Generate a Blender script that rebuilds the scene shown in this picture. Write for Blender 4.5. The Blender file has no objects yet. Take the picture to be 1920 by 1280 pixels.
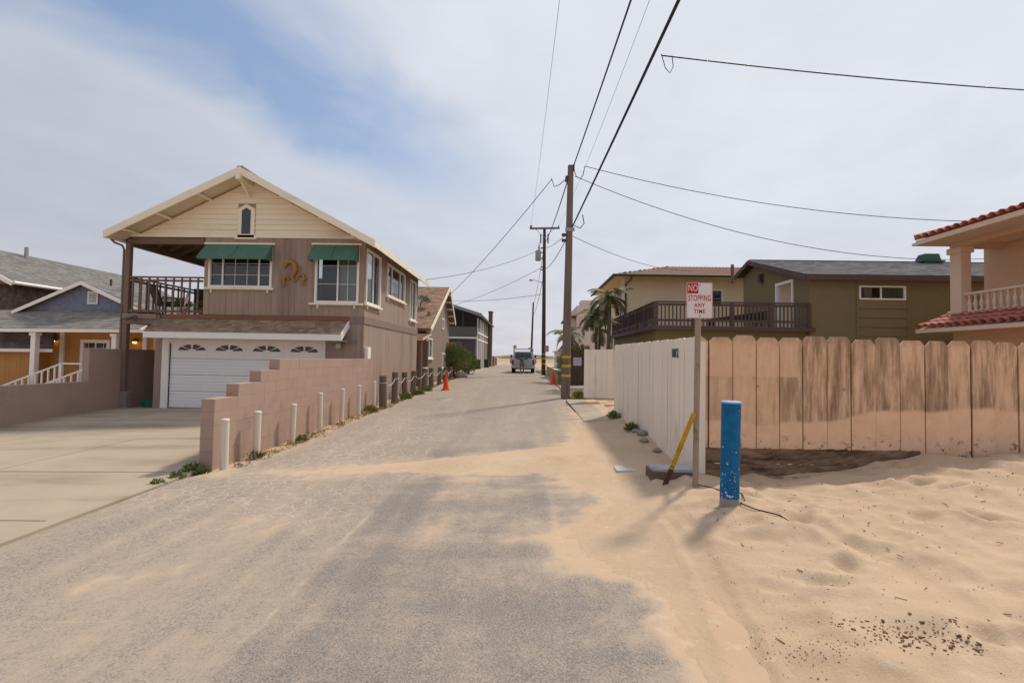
import bpy, bmesh, math, random
import numpy as np
from mathutils import Vector, Matrix
random.seed(7)
scene = bpy.context.scene
rad = math.radians

# ------------------------------------------------------------------ camera
CAM_Z = 1.75
cam_data = bpy.data.cameras.new('camera')
cam = bpy.data.objects.new('camera', cam_data)
scene.collection.objects.link(cam)
cam_data.sensor_width = 36.0
cam_data.lens = 16.875
cam_data.clip_start = 0.05
cam_data.clip_end = 9000.0
cam.matrix_world = (Matrix.Translation((0, 0, CAM_Z)) @ Matrix.Rotation(rad(1.655), 4, 'Z')
                    @ Matrix.Rotation(rad(91.9), 4, 'X') @ Matrix.Rotation(rad(1.0), 4, 'Z'))
scene.camera = cam

# ------------------------------------------------------------------ sun and sky
SUN_EL, SUN_AZ = 55.0, 43.0          # elevation; azimuth from +Y (down the street) towards +X
sd = Vector((math.sin(rad(SUN_AZ)) * math.cos(rad(SUN_EL)), math.cos(rad(SUN_AZ)) * math.cos(rad(SUN_EL)), math.sin(rad(SUN_EL))))
sun_data = bpy.data.lights.new('sun', 'SUN')
sun_data.energy = 2.35
sun_data.angle = rad(6.0)
sun_data.color = (1.0, 0.91, 0.77)
sun = bpy.data.objects.new('sun', sun_data)
scene.collection.objects.link(sun)
sun.rotation_euler = (-sd).to_track_quat('-Z', 'Y').to_euler()
sun.location = (20, 30, 40)

world = bpy.data.worlds.new('World')
scene.world = world
world.use_nodes = True
nt = world.node_tree
nt.nodes.clear()
def N(t, kind, **kw):
    n = t.nodes.new(kind)
    for k, v in kw.items():
        setattr(n, k, v)
    return n
def math_node(t, op, a, b=None, c=None, clamp=False):
    n = t.nodes.new('ShaderNodeMath'); n.operation = op; n.use_clamp = clamp
    for i, v in enumerate((a, b, c)):
        if v is None: continue
        if isinstance(v, (int, float)): n.inputs[i].default_value = v
        else: t.links.new(v, n.inputs[i])
    return n.outputs[0]
def smooth(t, v, a, b, lo=0.0, hi=1.0):
    n = t.nodes.new('ShaderNodeMapRange'); n.interpolation_type = 'SMOOTHSTEP'
    t.links.new(v, n.inputs[0])
    n.inputs[1].default_value = a; n.inputs[2].default_value = b
    n.inputs[3].default_value = lo; n.inputs[4].default_value = hi
    return n.outputs[0]
def mixc(t, f, a, b, mode='MIX'):
    n = t.nodes.new('ShaderNodeMix'); n.data_type = 'RGBA'; n.blend_type = mode; n.clamp_factor = True
    for s, v in ((n.inputs[0], f), (n.inputs[6], a), (n.inputs[7], b)):
        if isinstance(v, (int, float)): s.default_value = v
        elif isinstance(v, (tuple, list)): s.default_value = (*v[:3], 1)
        else: t.links.new(v, s)
    return n.outputs[2]
def noise(t, vec, scale, detail=4, rough=0.55, dist=0.0):
    n = t.nodes.new('ShaderNodeTexNoise'); n.inputs['Scale'].default_value = scale
    n.inputs['Detail'].default_value = detail; n.inputs['Roughness'].default_value = rough
    n.inputs['Distortion'].default_value = dist
    if vec is not None: t.links.new(vec, n.inputs['Vector'])
    return n.outputs[0]
wout = N(nt, 'ShaderNodeOutputWorld'); wbg = N(nt, 'ShaderNodeBackground')
wbg.inputs[1].default_value = 0.1
nt.links.new(wbg.outputs[0], wout.inputs[0])
sky = N(nt, 'ShaderNodeTexSky', sky_type='NISHITA', sun_disc=False)
sky.sun_elevation = rad(SUN_EL); sky.sun_rotation = rad(SUN_AZ); sky.air_density = 1.3; sky.dust_density = 2.5
tc = N(nt, 'ShaderNodeTexCoord'); sep = N(nt, 'ShaderNodeSeparateXYZ')
nt.links.new(tc.outputs['Generated'], sep.inputs[0])
zz = math_node(nt, 'ADD', math_node(nt, 'MAXIMUM', sep.outputs[2], 0.0), 0.15)
cx = math_node(nt, 'DIVIDE', sep.outputs[0], zz); cy = math_node(nt, 'DIVIDE', sep.outputs[1], zz)
comb = N(nt, 'ShaderNodeCombineXYZ'); nt.links.new(cx, comb.inputs[0]); nt.links.new(cy, comb.inputs[1])
fb = noise(nt, comb.outputs[0], 1.6, 6, 0.52, 0.3)
fb2 = noise(nt, comb.outputs[0], 0.7, 3, 0.5, 0.2)
fine = noise(nt, comb.outputs[0], 4.5, 5, 0.55, 0.4)
# one long gap in the marine layer, running away over the left-hand houses
nx = math_node(nt, 'MULTIPLY', math_node(nt, 'ADD', cx, 0.80), 0.86)
ny = math_node(nt, 'MULTIPLY', math_node(nt, 'SUBTRACT', cy, 1.25), -0.51)
gap = math_node(nt, 'ADD', math_node(nt, 'ADD', nx, ny), math_node(nt, 'MULTIPLY', math_node(nt, 'SUBTRACT', fb, 0.5), 0.75))
left_soft = smooth(nt, gap, -0.26, 0.04)
right_soft = smooth(nt, gap, 0.50, 0.06)
gap_m = math_node(nt, 'MULTIPLY', left_soft, right_soft)
sx = math_node(nt, 'ADD', math_node(nt, 'MULTIPLY', math_node(nt, 'ADD', cx, 0.72), 0.51), math_node(nt, 'MULTIPLY', math_node(nt, 'SUBTRACT', cy, 1.25), 0.86))
gap_m = math_node(nt, 'MULTIPLY', gap_m, smooth(nt, sx, 1.35, 0.10))
other = smooth(nt, fb2, 0.60, 0.78)
gap_all = math_node(nt, 'MAXIMUM', math_node(nt, 'MULTIPLY', gap_m, 1.0), math_node(nt, 'MULTIPLY', other, 0.5))
gap_all = math_node(nt, 'MULTIPLY', gap_all, math_node(nt, 'ADD', 0.62, math_node(nt, 'MULTIPLY', fine, 0.8)), clamp=True)
# brightness of the thin cloud: brighter towards the sun, a little mottled
dotn = N(nt, 'ShaderNodeVectorMath', operation='DOT_PRODUCT'); nt.links.new(tc.outputs['Generated'], dotn.inputs[0]); dotn.inputs[1].default_value = sd
glow = smooth(nt, dotn.outputs['Value'], 0.0, 1.0)
mott = math_node(nt, 'ADD', 0.80, math_node(nt, 'ADD', math_node(nt, 'MULTIPLY', fb, 0.26), math_node(nt, 'MULTIPLY', fine, 0.12)))
bright = math_node(nt, 'MULTIPLY', math_node(nt, 'ADD', 0.80, math_node(nt, 'MULTIPLY', glow, 0.28)), mott)
ccol = mixc(nt, glow, (4.65, 5.05, 6.0), (5.6, 5.85, 6.35))
low = smooth(nt, sep.outputs[2], 0.28, 0.0)
ccol = mixc(nt, low, ccol, (5.9, 5.8, 6.2))
cloud = N(nt, 'ShaderNodeVectorMath', operation='SCALE'); nt.links.new(ccol, cloud.inputs[0]); nt.links.new(bright, cloud.inputs['Scale'])
skym = mixc(nt, 0.35, sky.outputs[0], (2.3, 3.3, 5.5))
nt.links.new(mixc(nt, gap_all, cloud.outputs[0], skym), wbg.inputs[0])

vs = scene.view_settings
scene.display_settings.display_device = 'sRGB'
vs.view_transform = 'Standard'; vs.look = 'None'; vs.gamma = 1.0; vs.use_curve_mapping = False
vs.exposure = 0.35
scene.cycles.max_bounces = 8
scene.cycles.transparent_max_bounces = 16
scene.render.film_transparent = False

# ------------------------------------------------------------------ helpers
COL = scene.collection
def lin(r, g, b):
    f = lambda v: (v / 255 / 12.92) if v / 255 <= 0.04045 else ((v / 255 + 0.055) / 1.055) ** 2.4
    return (f(r), f(g), f(b))
def tag(o, label=None, cat=None, group=None, kind=None):
    if label: o['label'] = label
    if cat: o['category'] = cat
    if group: o['group'] = group
    if kind: o['kind'] = kind
    return o
def thing(name, loc, label, cat, group=None):
    o = bpy.data.objects.new(name, None); o.empty_display_size = 0.2
    COL.objects.link(o); o.location = loc
    o['wl'] = list(loc)
    return tag(o, label, cat, group)
def org(o):
    return Vector(o['wl']) if (o is not None and 'wl' in o) else Vector((0, 0, 0))

class MB:
    """collects faces in world coordinates; build() links them as one mesh object"""
    def __init__(s): s.v = []; s.f = []; s.sm = []; s.mi = []; s.cur = 0
    def face(s, pts, smooth=False):
        i = len(s.v); s.v.extend([tuple(p) for p in pts]); s.f.append(tuple(range(i, i + len(pts)))); s.sm.append(smooth); s.mi.append(s.cur)
        return s
    def raw(s, verts, faces, smooth=False):
        i = len(s.v); s.v.extend([tuple(p) for p in verts])
        for f in faces: s.f.append(tuple(k + i for k in f)); s.sm.append(smooth); s.mi.append(s.cur)
        return s
    def hexa(s, c):      # 8 corners: bottom ring 0-3 counter-clockwise from above, top ring 4-7
        return s.raw(c, [(3, 2, 1, 0), (4, 5, 6, 7), (0, 1, 5, 4), (1, 2, 6, 5), (2, 3, 7, 6), (3, 0, 4, 7)])
    def box(s, x0, x1, y0, y1, z0, z1, c=0.0):
        if x0 > x1: x0, x1 = x1, x0
        if y0 > y1: y0, y1 = y1, y0
        if z0 > z1: z0, z1 = z1, z0
        if c <= 0:
            return s.hexa([(x0, y0, z0), (x1, y0, z0), (x1, y1, z0), (x0, y1, z0), (x0, y0, z1), (x1, y0, z1), (x1, y1, z1), (x0, y1, z1)])
        c = min(c, (x1 - x0) * .45, (y1 - y0) * .45, (z1 - z0) * .45)
        vs_, idx = [], {}
        lo, hi = (x0, y0, z0), (x1, y1, z1)
        for ix in (0, 1):
            for iy in (0, 1):
                for iz in (0, 1):
                    for a in range(3):
                        p = []
                        for k, b in enumerate((ix, iy, iz)):
                            e = hi[k] if b else lo[k]
                            if k != a: e += -c if b else c
                            p.append(e)
                        idx[(ix, iy, iz, a)] = len(vs_); vs_.append(p)
        F = []
        for a in range(3):
            o1, o2 = [k for k in range(3) if k != a]
            for b in (0, 1):
                q = []
                for (u, w) in ((0, 0), (1, 0), (1, 1), (0, 1)):
                    k = [0, 0, 0]; k[a] = b; k[o1] = u; k[o2] = w
                    q.append(idx[(*k, a)])
                F.append(q if (b == 1) == (a != 1) else q[::-1])
        for a in range(3):
            o1, o2 = [k for k in range(3) if k != a]
            for u in (0, 1):
                for w in (0, 1):
                    q = []
                    for b, ax in ((0, o1), (1, o1), (1, o2), (0, o2)):
                        k = [0, 0, 0]; k[a] = b; k[o1] = u; k[o2] = w
                        q.append(idx[(*k, ax)])
                    flip = (u ^ w) ^ (a == 1)
                    F.append(q[::-1] if flip else q)
        for ix in (0, 1):
            for iy in (0, 1):
                for iz in (0, 1):
                    q = [idx[(ix, iy, iz, a)] for a in range(3)]
                    F.append(q if (ix + iy + iz) % 2 == 1 else q[::-1])
        return s.raw(vs_, F)
    def bar(s, p, q, w, h, up=(0, 0, 1)):
        p, q = Vector(p), Vector(q); d = (q - p).normalized(); up = Vector(up)
        r = d.cross(up)
        if r.length < 1e-4: r = d.cross(Vector((1, 0, 0)))
        r.normalize(); u = r.cross(d)
        a, b = r * w / 2, u * h / 2
        return s.hexa([p - a - b, p + a - b, q + a - b, q - a - b, p - a + b, p + a + b, q + a + b, q - a + b])
    def prism(s, poly, f, a, b):   # poly 2-D counter-clockwise seen from the +depth side; f(u,v,d) -> world
        n = len(poly)
        A = [f(u, v, a) for u, v in poly]; B = [f(u, v, b) for u, v in poly]
        s.raw(A + B, [tuple(range(n))[::-1], tuple(range(n, 2 * n))] + [(i, (i + 1) % n, (i + 1) % n + n, i + n) for i in range(n)])
        return s
    def cyl(s, p, q, r0, r1=None, n=12, cap=True):
        r1 = r0 if r1 is None else r1
        return s.tube([p, q], [r0, r1], n, cap)
    def tube(s, pts, rs, n=8, cap=True):
        pts = [Vector(p) for p in pts]
        if not isinstance(rs, (list, tuple)): rs = [rs] * len(pts)
        rings = []; prev = None
        for i, p in enumerate(pts):
            d = (pts[min(i + 1, len(pts) - 1)] - pts[max(i - 1, 0)]).normalized()
            if prev is None:
                a = Vector((0, 0, 1)) if abs(d.z) < 0.9 else Vector((1, 0, 0))
                r = d.cross(a).normalized()
            else:
                r = (prev - d * prev.dot(d)).normalized()
            prev = r; u = d.cross(r)
            rings.append([p + (r * math.cos(t) + u * math.sin(t)) * rs[i] for t in [2 * math.pi * k / n for k in range(n)]])
        V = [v for ring in rings for v in ring]; F = []
        for i in range(len(pts) - 1):
            for k in range(n):
                k2 = (k + 1) % n
                F.append((i * n + k, i * n + k2, (i + 1) * n + k2, (i + 1) * n + k))
        s.raw(V, F, True)
        if cap:
            s.face(rings[0][::-1]); s.face(rings[-1])
        return s
    def lathe(s, c, prof, n=16):     # prof: (radius, z) list from bottom to top
        c = Vector(c); V = []; F = []
        for r, z in prof:
            V += [c + Vector((r * math.cos(2 * math.pi * k / n), r * math.sin(2 * math.pi * k / n), z)) for k in range(n)]
        for i in range(len(prof) - 1):
            for k in range(n):
                k2 = (k + 1) % n
                F.append((i * n + k, i * n + k2, (i + 1) * n + k2, (i + 1) * n + k))
        s.raw(V, F, True)
        if prof[-1][0] > 1e-3: s.face(V[-n:])
        if prof[0][0] > 1e-3: s.face(V[:n][::-1])
        return s
    def build(s, name, m, parent=None, kind=None, label=None, cat=None, group=None, top_origin=None):
        me = bpy.data.meshes.new(name)
        V = np.array(s.v, dtype=np.float64)
        lo, hi = V.min(0), V.max(0)
        c = (lo + hi) / 2
        if parent is None: c[2] = lo[2]
        if top_origin is not None: c = np.array(top_origin, dtype=float)
        me.from_pydata((V - c).tolist(), [], s.f)
        ms = m if isinstance(m, (list, tuple)) else [m]
        for k in ms: me.materials.append(k)
        me.polygons.foreach_set('use_smooth', s.sm)
        if len(ms) > 1: me.polygons.foreach_set('material_index', s.mi)
        me.update()
        o = bpy.data.objects.new(name, me); COL.objects.link(o)
        o['wl'] = [float(k) for k in c]
        if parent is not None:
            o.parent = parent; o.location = Vector(c) - org(parent)
        else:
            o.location = Vector(c)
        tag(o, label, cat, group, kind)
        return o
def from_mesh(name, me, m, parent, loc=(0, 0, 0)):
    o = bpy.data.objects.new(name, me); COL.objects.link(o)
    if m is not None:
        me.materials.clear(); me.materials.append(m)
    o['wl'] = list(loc)
    if parent is not None: o.parent = parent; o.location = Vector(loc) - org(parent)
    else: o.location = loc
    return o
def copy_thing(src, loc, label=None, rotz=None):
    def rec(o, par):
        c = o.copy(); COL.objects.link(c); c.parent = par
        for ch in o.children: rec(ch, c)
        return c
    c = rec(src, None); c.location = loc; c['wl'] = list(loc)
    if rotz is not None: c.rotation_euler = (0, 0, rotz)
    if label: c['label'] = label
    return c

# plane mappers: (u, v, d) -> world, d pointing out of the wall
def front(Y):  return lambda u, v, d=0.0: (u, Y - d, v)
def east(X):   return lambda u, v, d=0.0: (X + d, u, v)
def west(X):   return lambda u, v, d=0.0: (X - d, u, v)
def back(Y):   return lambda u, v, d=0.0: (u, Y + d, v)
def pbox(mb, f, u0, u1, v0, v1, d0, d1, c=0.0):
    a, b = f(u0, v0, d0), f(u1, v1, d1)
    return mb.box(a[0], b[0], a[1], b[1], a[2], b[2], c)
def subtract(rects, holes):
    for (a, b, c, d) in holes:
        out = []
        for (u0, u1, v0, v1) in rects:
            if b <= u0 or a >= u1 or d <= v0 or c >= v1: out.append((u0, u1, v0, v1)); continue
            if a > u0: out.append((u0, a, v0, v1))
            if b < u1: out.append((b, u1, v0, v1))
            m0, m1 = max(u0, a), min(u1, b)
            if c > v0: out.append((m0, m1, v0, c))
            if d < v1: out.append((m0, m1, d, v1))
        rects = out
    return rects
def solid_wall(f, u0, u1, v0, v1, holes, m, parent, thick=0.15, name='wall'):
    mb = MB()
    for r in subtract([(u0, u1, v0, v1)], holes): pbox(mb, f, *r, -thick, 0.0)
    return mb.build(name, m, parent)
def boards_v(f, u0, u1, v0, v1, pitch, holes, m, parent, name='siding_board', gap=0.006, d=0.009):
    n = max(1, round((u1 - u0) / pitch)); w = (u1 - u0) / n
    for i in range(n):
        for r in subtract([(u0 + i * w + gap / 2, u0 + (i + 1) * w - gap / 2, v0, v1)], holes):
            if r[1] - r[0] < 0.02 or r[3] - r[2] < 0.02: continue
            mb = MB(); pbox(mb, f, *r, 0.001, d + random.uniform(-.002, .003)); mb.build(name, m, parent)

# ------------------------------------------------------------------ materials
def mat(name, col, var=0.10, vs_=2.5, rough=0.8, bump=0.0, bs=60.0, stretch=(1, 1, 1), col2=None, c2=(0.5, 0.7), c2s=1.5, island=0.0, objr=0.0, spec=0.3, metal=0.0, c2stretch=None):
    m = bpy.data.materials.new(name); m.use_nodes = True; t = m.node_tree
    b = t.nodes['Principled BSDF']
    g = N(t, 'ShaderNodeNewGeometry')
    mp = N(t, 'ShaderNodeMapping'); t.links.new(g.outputs['Position'], mp.inputs[0]); mp.inputs['Scale'].default_value = stretch
    n1 = noise(t, mp.outputs[0], vs_, 6, 0.6)
    f = math_node(t, 'ADD', 1 - var, math_node(t, 'MULTIPLY', n1, 2 * var))
    c = None
    base = col
    if col2 is not None:
        v = mp.outputs[0]
        if c2stretch:
            mp2 = N(t, 'ShaderNodeMapping'); t.links.new(g.outputs['Position'], mp2.inputs[0]); mp2.inputs['Scale'].default_value = c2stretch; v = mp2.outputs[0]
        n2 = noise(t, v, c2s, 7, 0.65)
        base = mixc(t, smooth(t, n2, *c2), col, col2)
    if island:
        f = math_node(t, 'MULTIPLY', f, math_node(t, 'ADD', 1 - island, math_node(t, 'MULTIPLY', g.outputs['Random Per Island'], 2 * island)))
    if objr:
        oi = N(t, 'ShaderNodeObjectInfo')
        f = math_node(t, 'MULTIPLY', f, math_node(t, 'ADD', 1 - objr, math_node(t, 'MULTIPLY', oi.outputs['Random'], 2 * objr)))
    sc = N(t, 'ShaderNodeVectorMath', operation='SCALE')
    if isinstance(base, tuple): sc.inputs[0].default_value = base
    else: t.links.new(base, sc.inputs[0])
    t.links.new(f, sc.inputs['Scale'])
    t.links.new(sc.outputs[0], b.inputs['Base Color'])
    b.inputs['Roughness'].default_value = rough
    b.inputs['Specular IOR Level'].default_value = spec
    b.inputs['Metallic'].default_value = metal
    if bump:
        bn = N(t, 'ShaderNodeBump'); bn.inputs['Strength'].default_value = min(1, bump * 20 + .2); bn.inputs['Distance'].default_value = bump
        t.links.new(noise(t, mp.outputs[0], bs, 4, 0.6), bn.inputs['Height']); t.links.new(bn.outputs[0], b.inputs['Normal'])
    return m
def glass_mat(name, tint=(0.55, 0.6, 0.6), ior=1.5):
    m = bpy.data.materials.new(name); m.use_nodes = True; t = m.node_tree; t.nodes.clear()
    o = N(t, 'ShaderNodeOutputMaterial'); mx = N(t, 'ShaderNodeMixShader'); tr = N(t, 'ShaderNodeBsdfTransparent'); gl = N(t, 'ShaderNodeBsdfGlossy')
    fr = N(t, 'ShaderNodeFresnel'); fr.inputs[0].default_value = ior
    tr.inputs[0].default_value = (*tint, 1); gl.inputs['Roughness'].default_value = 0.02
    t.links.new(math_node(t, 'ADD', fr.outputs[0], 0.06), mx.inputs[0]); t.links.new(tr.outputs[0], mx.inputs[1]); t.links.new(gl.outputs[0], mx.inputs[2]); t.links.new(mx.outputs[0], o.inputs[0])
    return m
def emit_mat(name, col, s):
    m = bpy.data.materials.new(name); m.use_nodes = True; b = m.node_tree.nodes['Principled BSDF']
    b.inputs['Base Color'].default_value = (*col, 1); b.inputs['Emission Color'].default_value = (*col, 1); b.inputs['Emission Strength'].default_value = s
    return m

# ------------------------------------------------------------------ terrain
_rng = np.random.RandomState(3)
_perm = _rng.rand(512, 512)
def vnoise(x, y):
    xi = np.floor(x).astype(int); yi = np.floor(y).astype(int); fx = x - xi; fy = y - yi
    fx = fx * fx * (3 - 2 * fx); fy = fy * fy * (3 - 2 * fy)
    h = lambda i, j: _perm[i % 512, j % 512]
    return (h(xi, yi) * (1 - fx) + h(xi + 1, yi) * fx) * (1 - fy) + (h(xi, yi + 1) * (1 - fx) + h(xi + 1, yi + 1) * fx) * fy
def fbm(x, y, s, o=4):
    r = 0; a = 1; t = 0
    for k in range(o):
        r = r + a * vnoise(x * s + 17.3 * k, y * s + 9.1 * k); t += a; a *= .5; s *= 2.03
    return r / t - .5
def sstep(v, a, b):
    t = np.clip((v - a) / (b - a), 0, 1); return t * t * (3 - 2 * t)
_cp = np.array([(1.5, 0, .06), (1.5, 3.5, .10), (1.5, 6, .17), (1.5, 9, .24), (1.5, 12, .31), (1.5, 16, .36), (1.2, -3, .04), (1.5, 22, .39), (2.6, 22, .4), (2.6, 16, .38),
    (2.2, 6.4, .23), (2.2, 9, .32), (2.2, 12.3, .38), (2.04, 4.86, .28), (2.0, 5.7, .235), (2.6, 6.45, .16), (3.5, 6.45, .20), (4.3, 6.45, .34), (5, 6.5, .50), (5.6, 6.5, .57), (6.7, 6.6, .59), (9, 6.6, .62), (12, 7, .6),
    (3, 5.0, .27), (4.5, 5.0, .42), (6.5, 4.5, .53), (3, 2.5, .29), (5, 2.5, .40), (8, 3, .55), (2, 2, .20), (3, 0, .3), (6, 0, .45), (3, -3, .25), (8, -3, .45), (12, 0, .55)])
def _tps(d): return d
_A = np.zeros((len(_cp) + 3, len(_cp) + 3)); _D = np.hypot(_cp[:, None, 0] - _cp[None, :, 0], _cp[:, None, 1] - _cp[None, :, 1])
n_ = len(_cp); _A[:n_, :n_] = -_D; _A[:n_, n_] = 1; _A[:n_, n_ + 1:] = _cp[:, :2]; _A[n_:, :n_] = _A[:n_, n_:].T
_W = np.linalg.solve(_A, np.concatenate([_cp[:, 2], [0, 0, 0]]))
def rbf(x, y):
    r = _W[n_] + _W[n_ + 1] * x + _W[n_ + 2] * y
    for k in range(n_): r = r - _W[k] * np.hypot(x - _cp[k, 0], y - _cp[k, 1])
    return r
def zl(y): return np.interp(y, [-5, 0, 4.65, 7.5, 10, 12.4, 16, 20, 26, 30, 40, 60, 90], [-.2, -.2, -.15, -.10, -.06, .0, .02, .13, .23, .31, .42, .46, .46])
def zr(y): return np.interp(y, [-5, 0, 3.5, 6, 9, 12, 17, 25, 40, 60, 90], [.03, .05, .09, .16, .23, .31, .36, .40, .45, .47, .46])
def zd(y): return np.interp(y, [-5, 4, 11.6, 14, 16, 30, 60, 90], [-.33, -.30, -.25, -.1, -.12, -.1, .1, .4])
def G(x, y):
    x = np.asarray(x, float); y = np.asarray(y, float)
    t = np.clip((x + 4.9) / 6.4, 0, 1); z = zl(y) * (1 - t) + zr(y) * t
    td = np.clip((-4.9 - x) / 8.1, 0, 1); z = np.where(x < -4.9, zl(y) * (1 - td) + zd(y) * td, z)
    w = sstep(x, 1.0, 1.7) * sstep(y, 21, 14) * sstep(x, 14, 11) * sstep(np.where(x > 2.35, y, 0), 8.5, 7.2)
    z = z * (1 - w) + rbf(np.clip(x, 0, 13), np.clip(y, -4, 22)) * w
    return z
def Gz(x, y): return float(G(np.array([x]), np.array([y]))[0])
def far(x, y):
    d = fbm(x, y, .02, 5) * 4.2 + fbm(x, y, .006, 3) * 3.0 + .5
    w = sstep(y, 86, 125); z = G(np.clip(x, -60, 60), np.clip(y, -5, 90)) * (1 - w) + (d + .8) * w
    return np.where(y > 260, z * sstep(y, 330, 260) - 6 * sstep(y, 260, 330), z)

def grid_mesh(name, X, Y, Z, keep=None, attrs=None, m=None, kind='structure', label=None):
    ny_, nx_ = X.shape
    V = np.stack([X, Y, Z], -1).reshape(-1, 3)
    idx = np.arange(ny_ * nx_).reshape(ny_, nx_)
    F = np.stack([idx[:-1, :-1], idx[:-1, 1:], idx[1:, 1:], idx[1:, :-1]], -1).reshape(-1, 4)
    if keep is not None:
        k = keep.reshape(-1)[F].any(1); F = F[k]
        used = np.unique(F); rm = np.full(len(V), -1); rm[used] = np.arange(len(used)); F = rm[F]; V = V[used]
    me = bpy.data.meshes.new(name)
    me.vertices.add(len(V)); me.vertices.foreach_set('co', V.astype(np.float32).ravel())
    me.loops.add(len(F) * 4); me.loops.foreach_set('vertex_index', F.astype(np.int32).ravel())
    me.polygons.add(len(F)); me.polygons.foreach_set('loop_start', np.arange(0, len(F) * 4, 4, dtype=np.int32)); me.polygons.foreach_set('loop_total', np.full(len(F), 4, np.int32))
    me.polygons.foreach_set('use_smooth', np.ones(len(F), bool))
    me.update(calc_edges=True); me.validate()
    for k, a in (attrs or {}).items():
        a = a.reshape(-1)
        if keep is not None: a = a[used]
        at = me.attributes.new(k, 'FLOAT', 'POINT'); at.data.foreach_set('value', a.astype(np.float32))
    me.materials.append(m)
    o = bpy.data.objects.new(name, me); COL.objects.link(o); tag(o, label, kind=kind); o['wl'] = [0, 0, 0]
    return o

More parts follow.
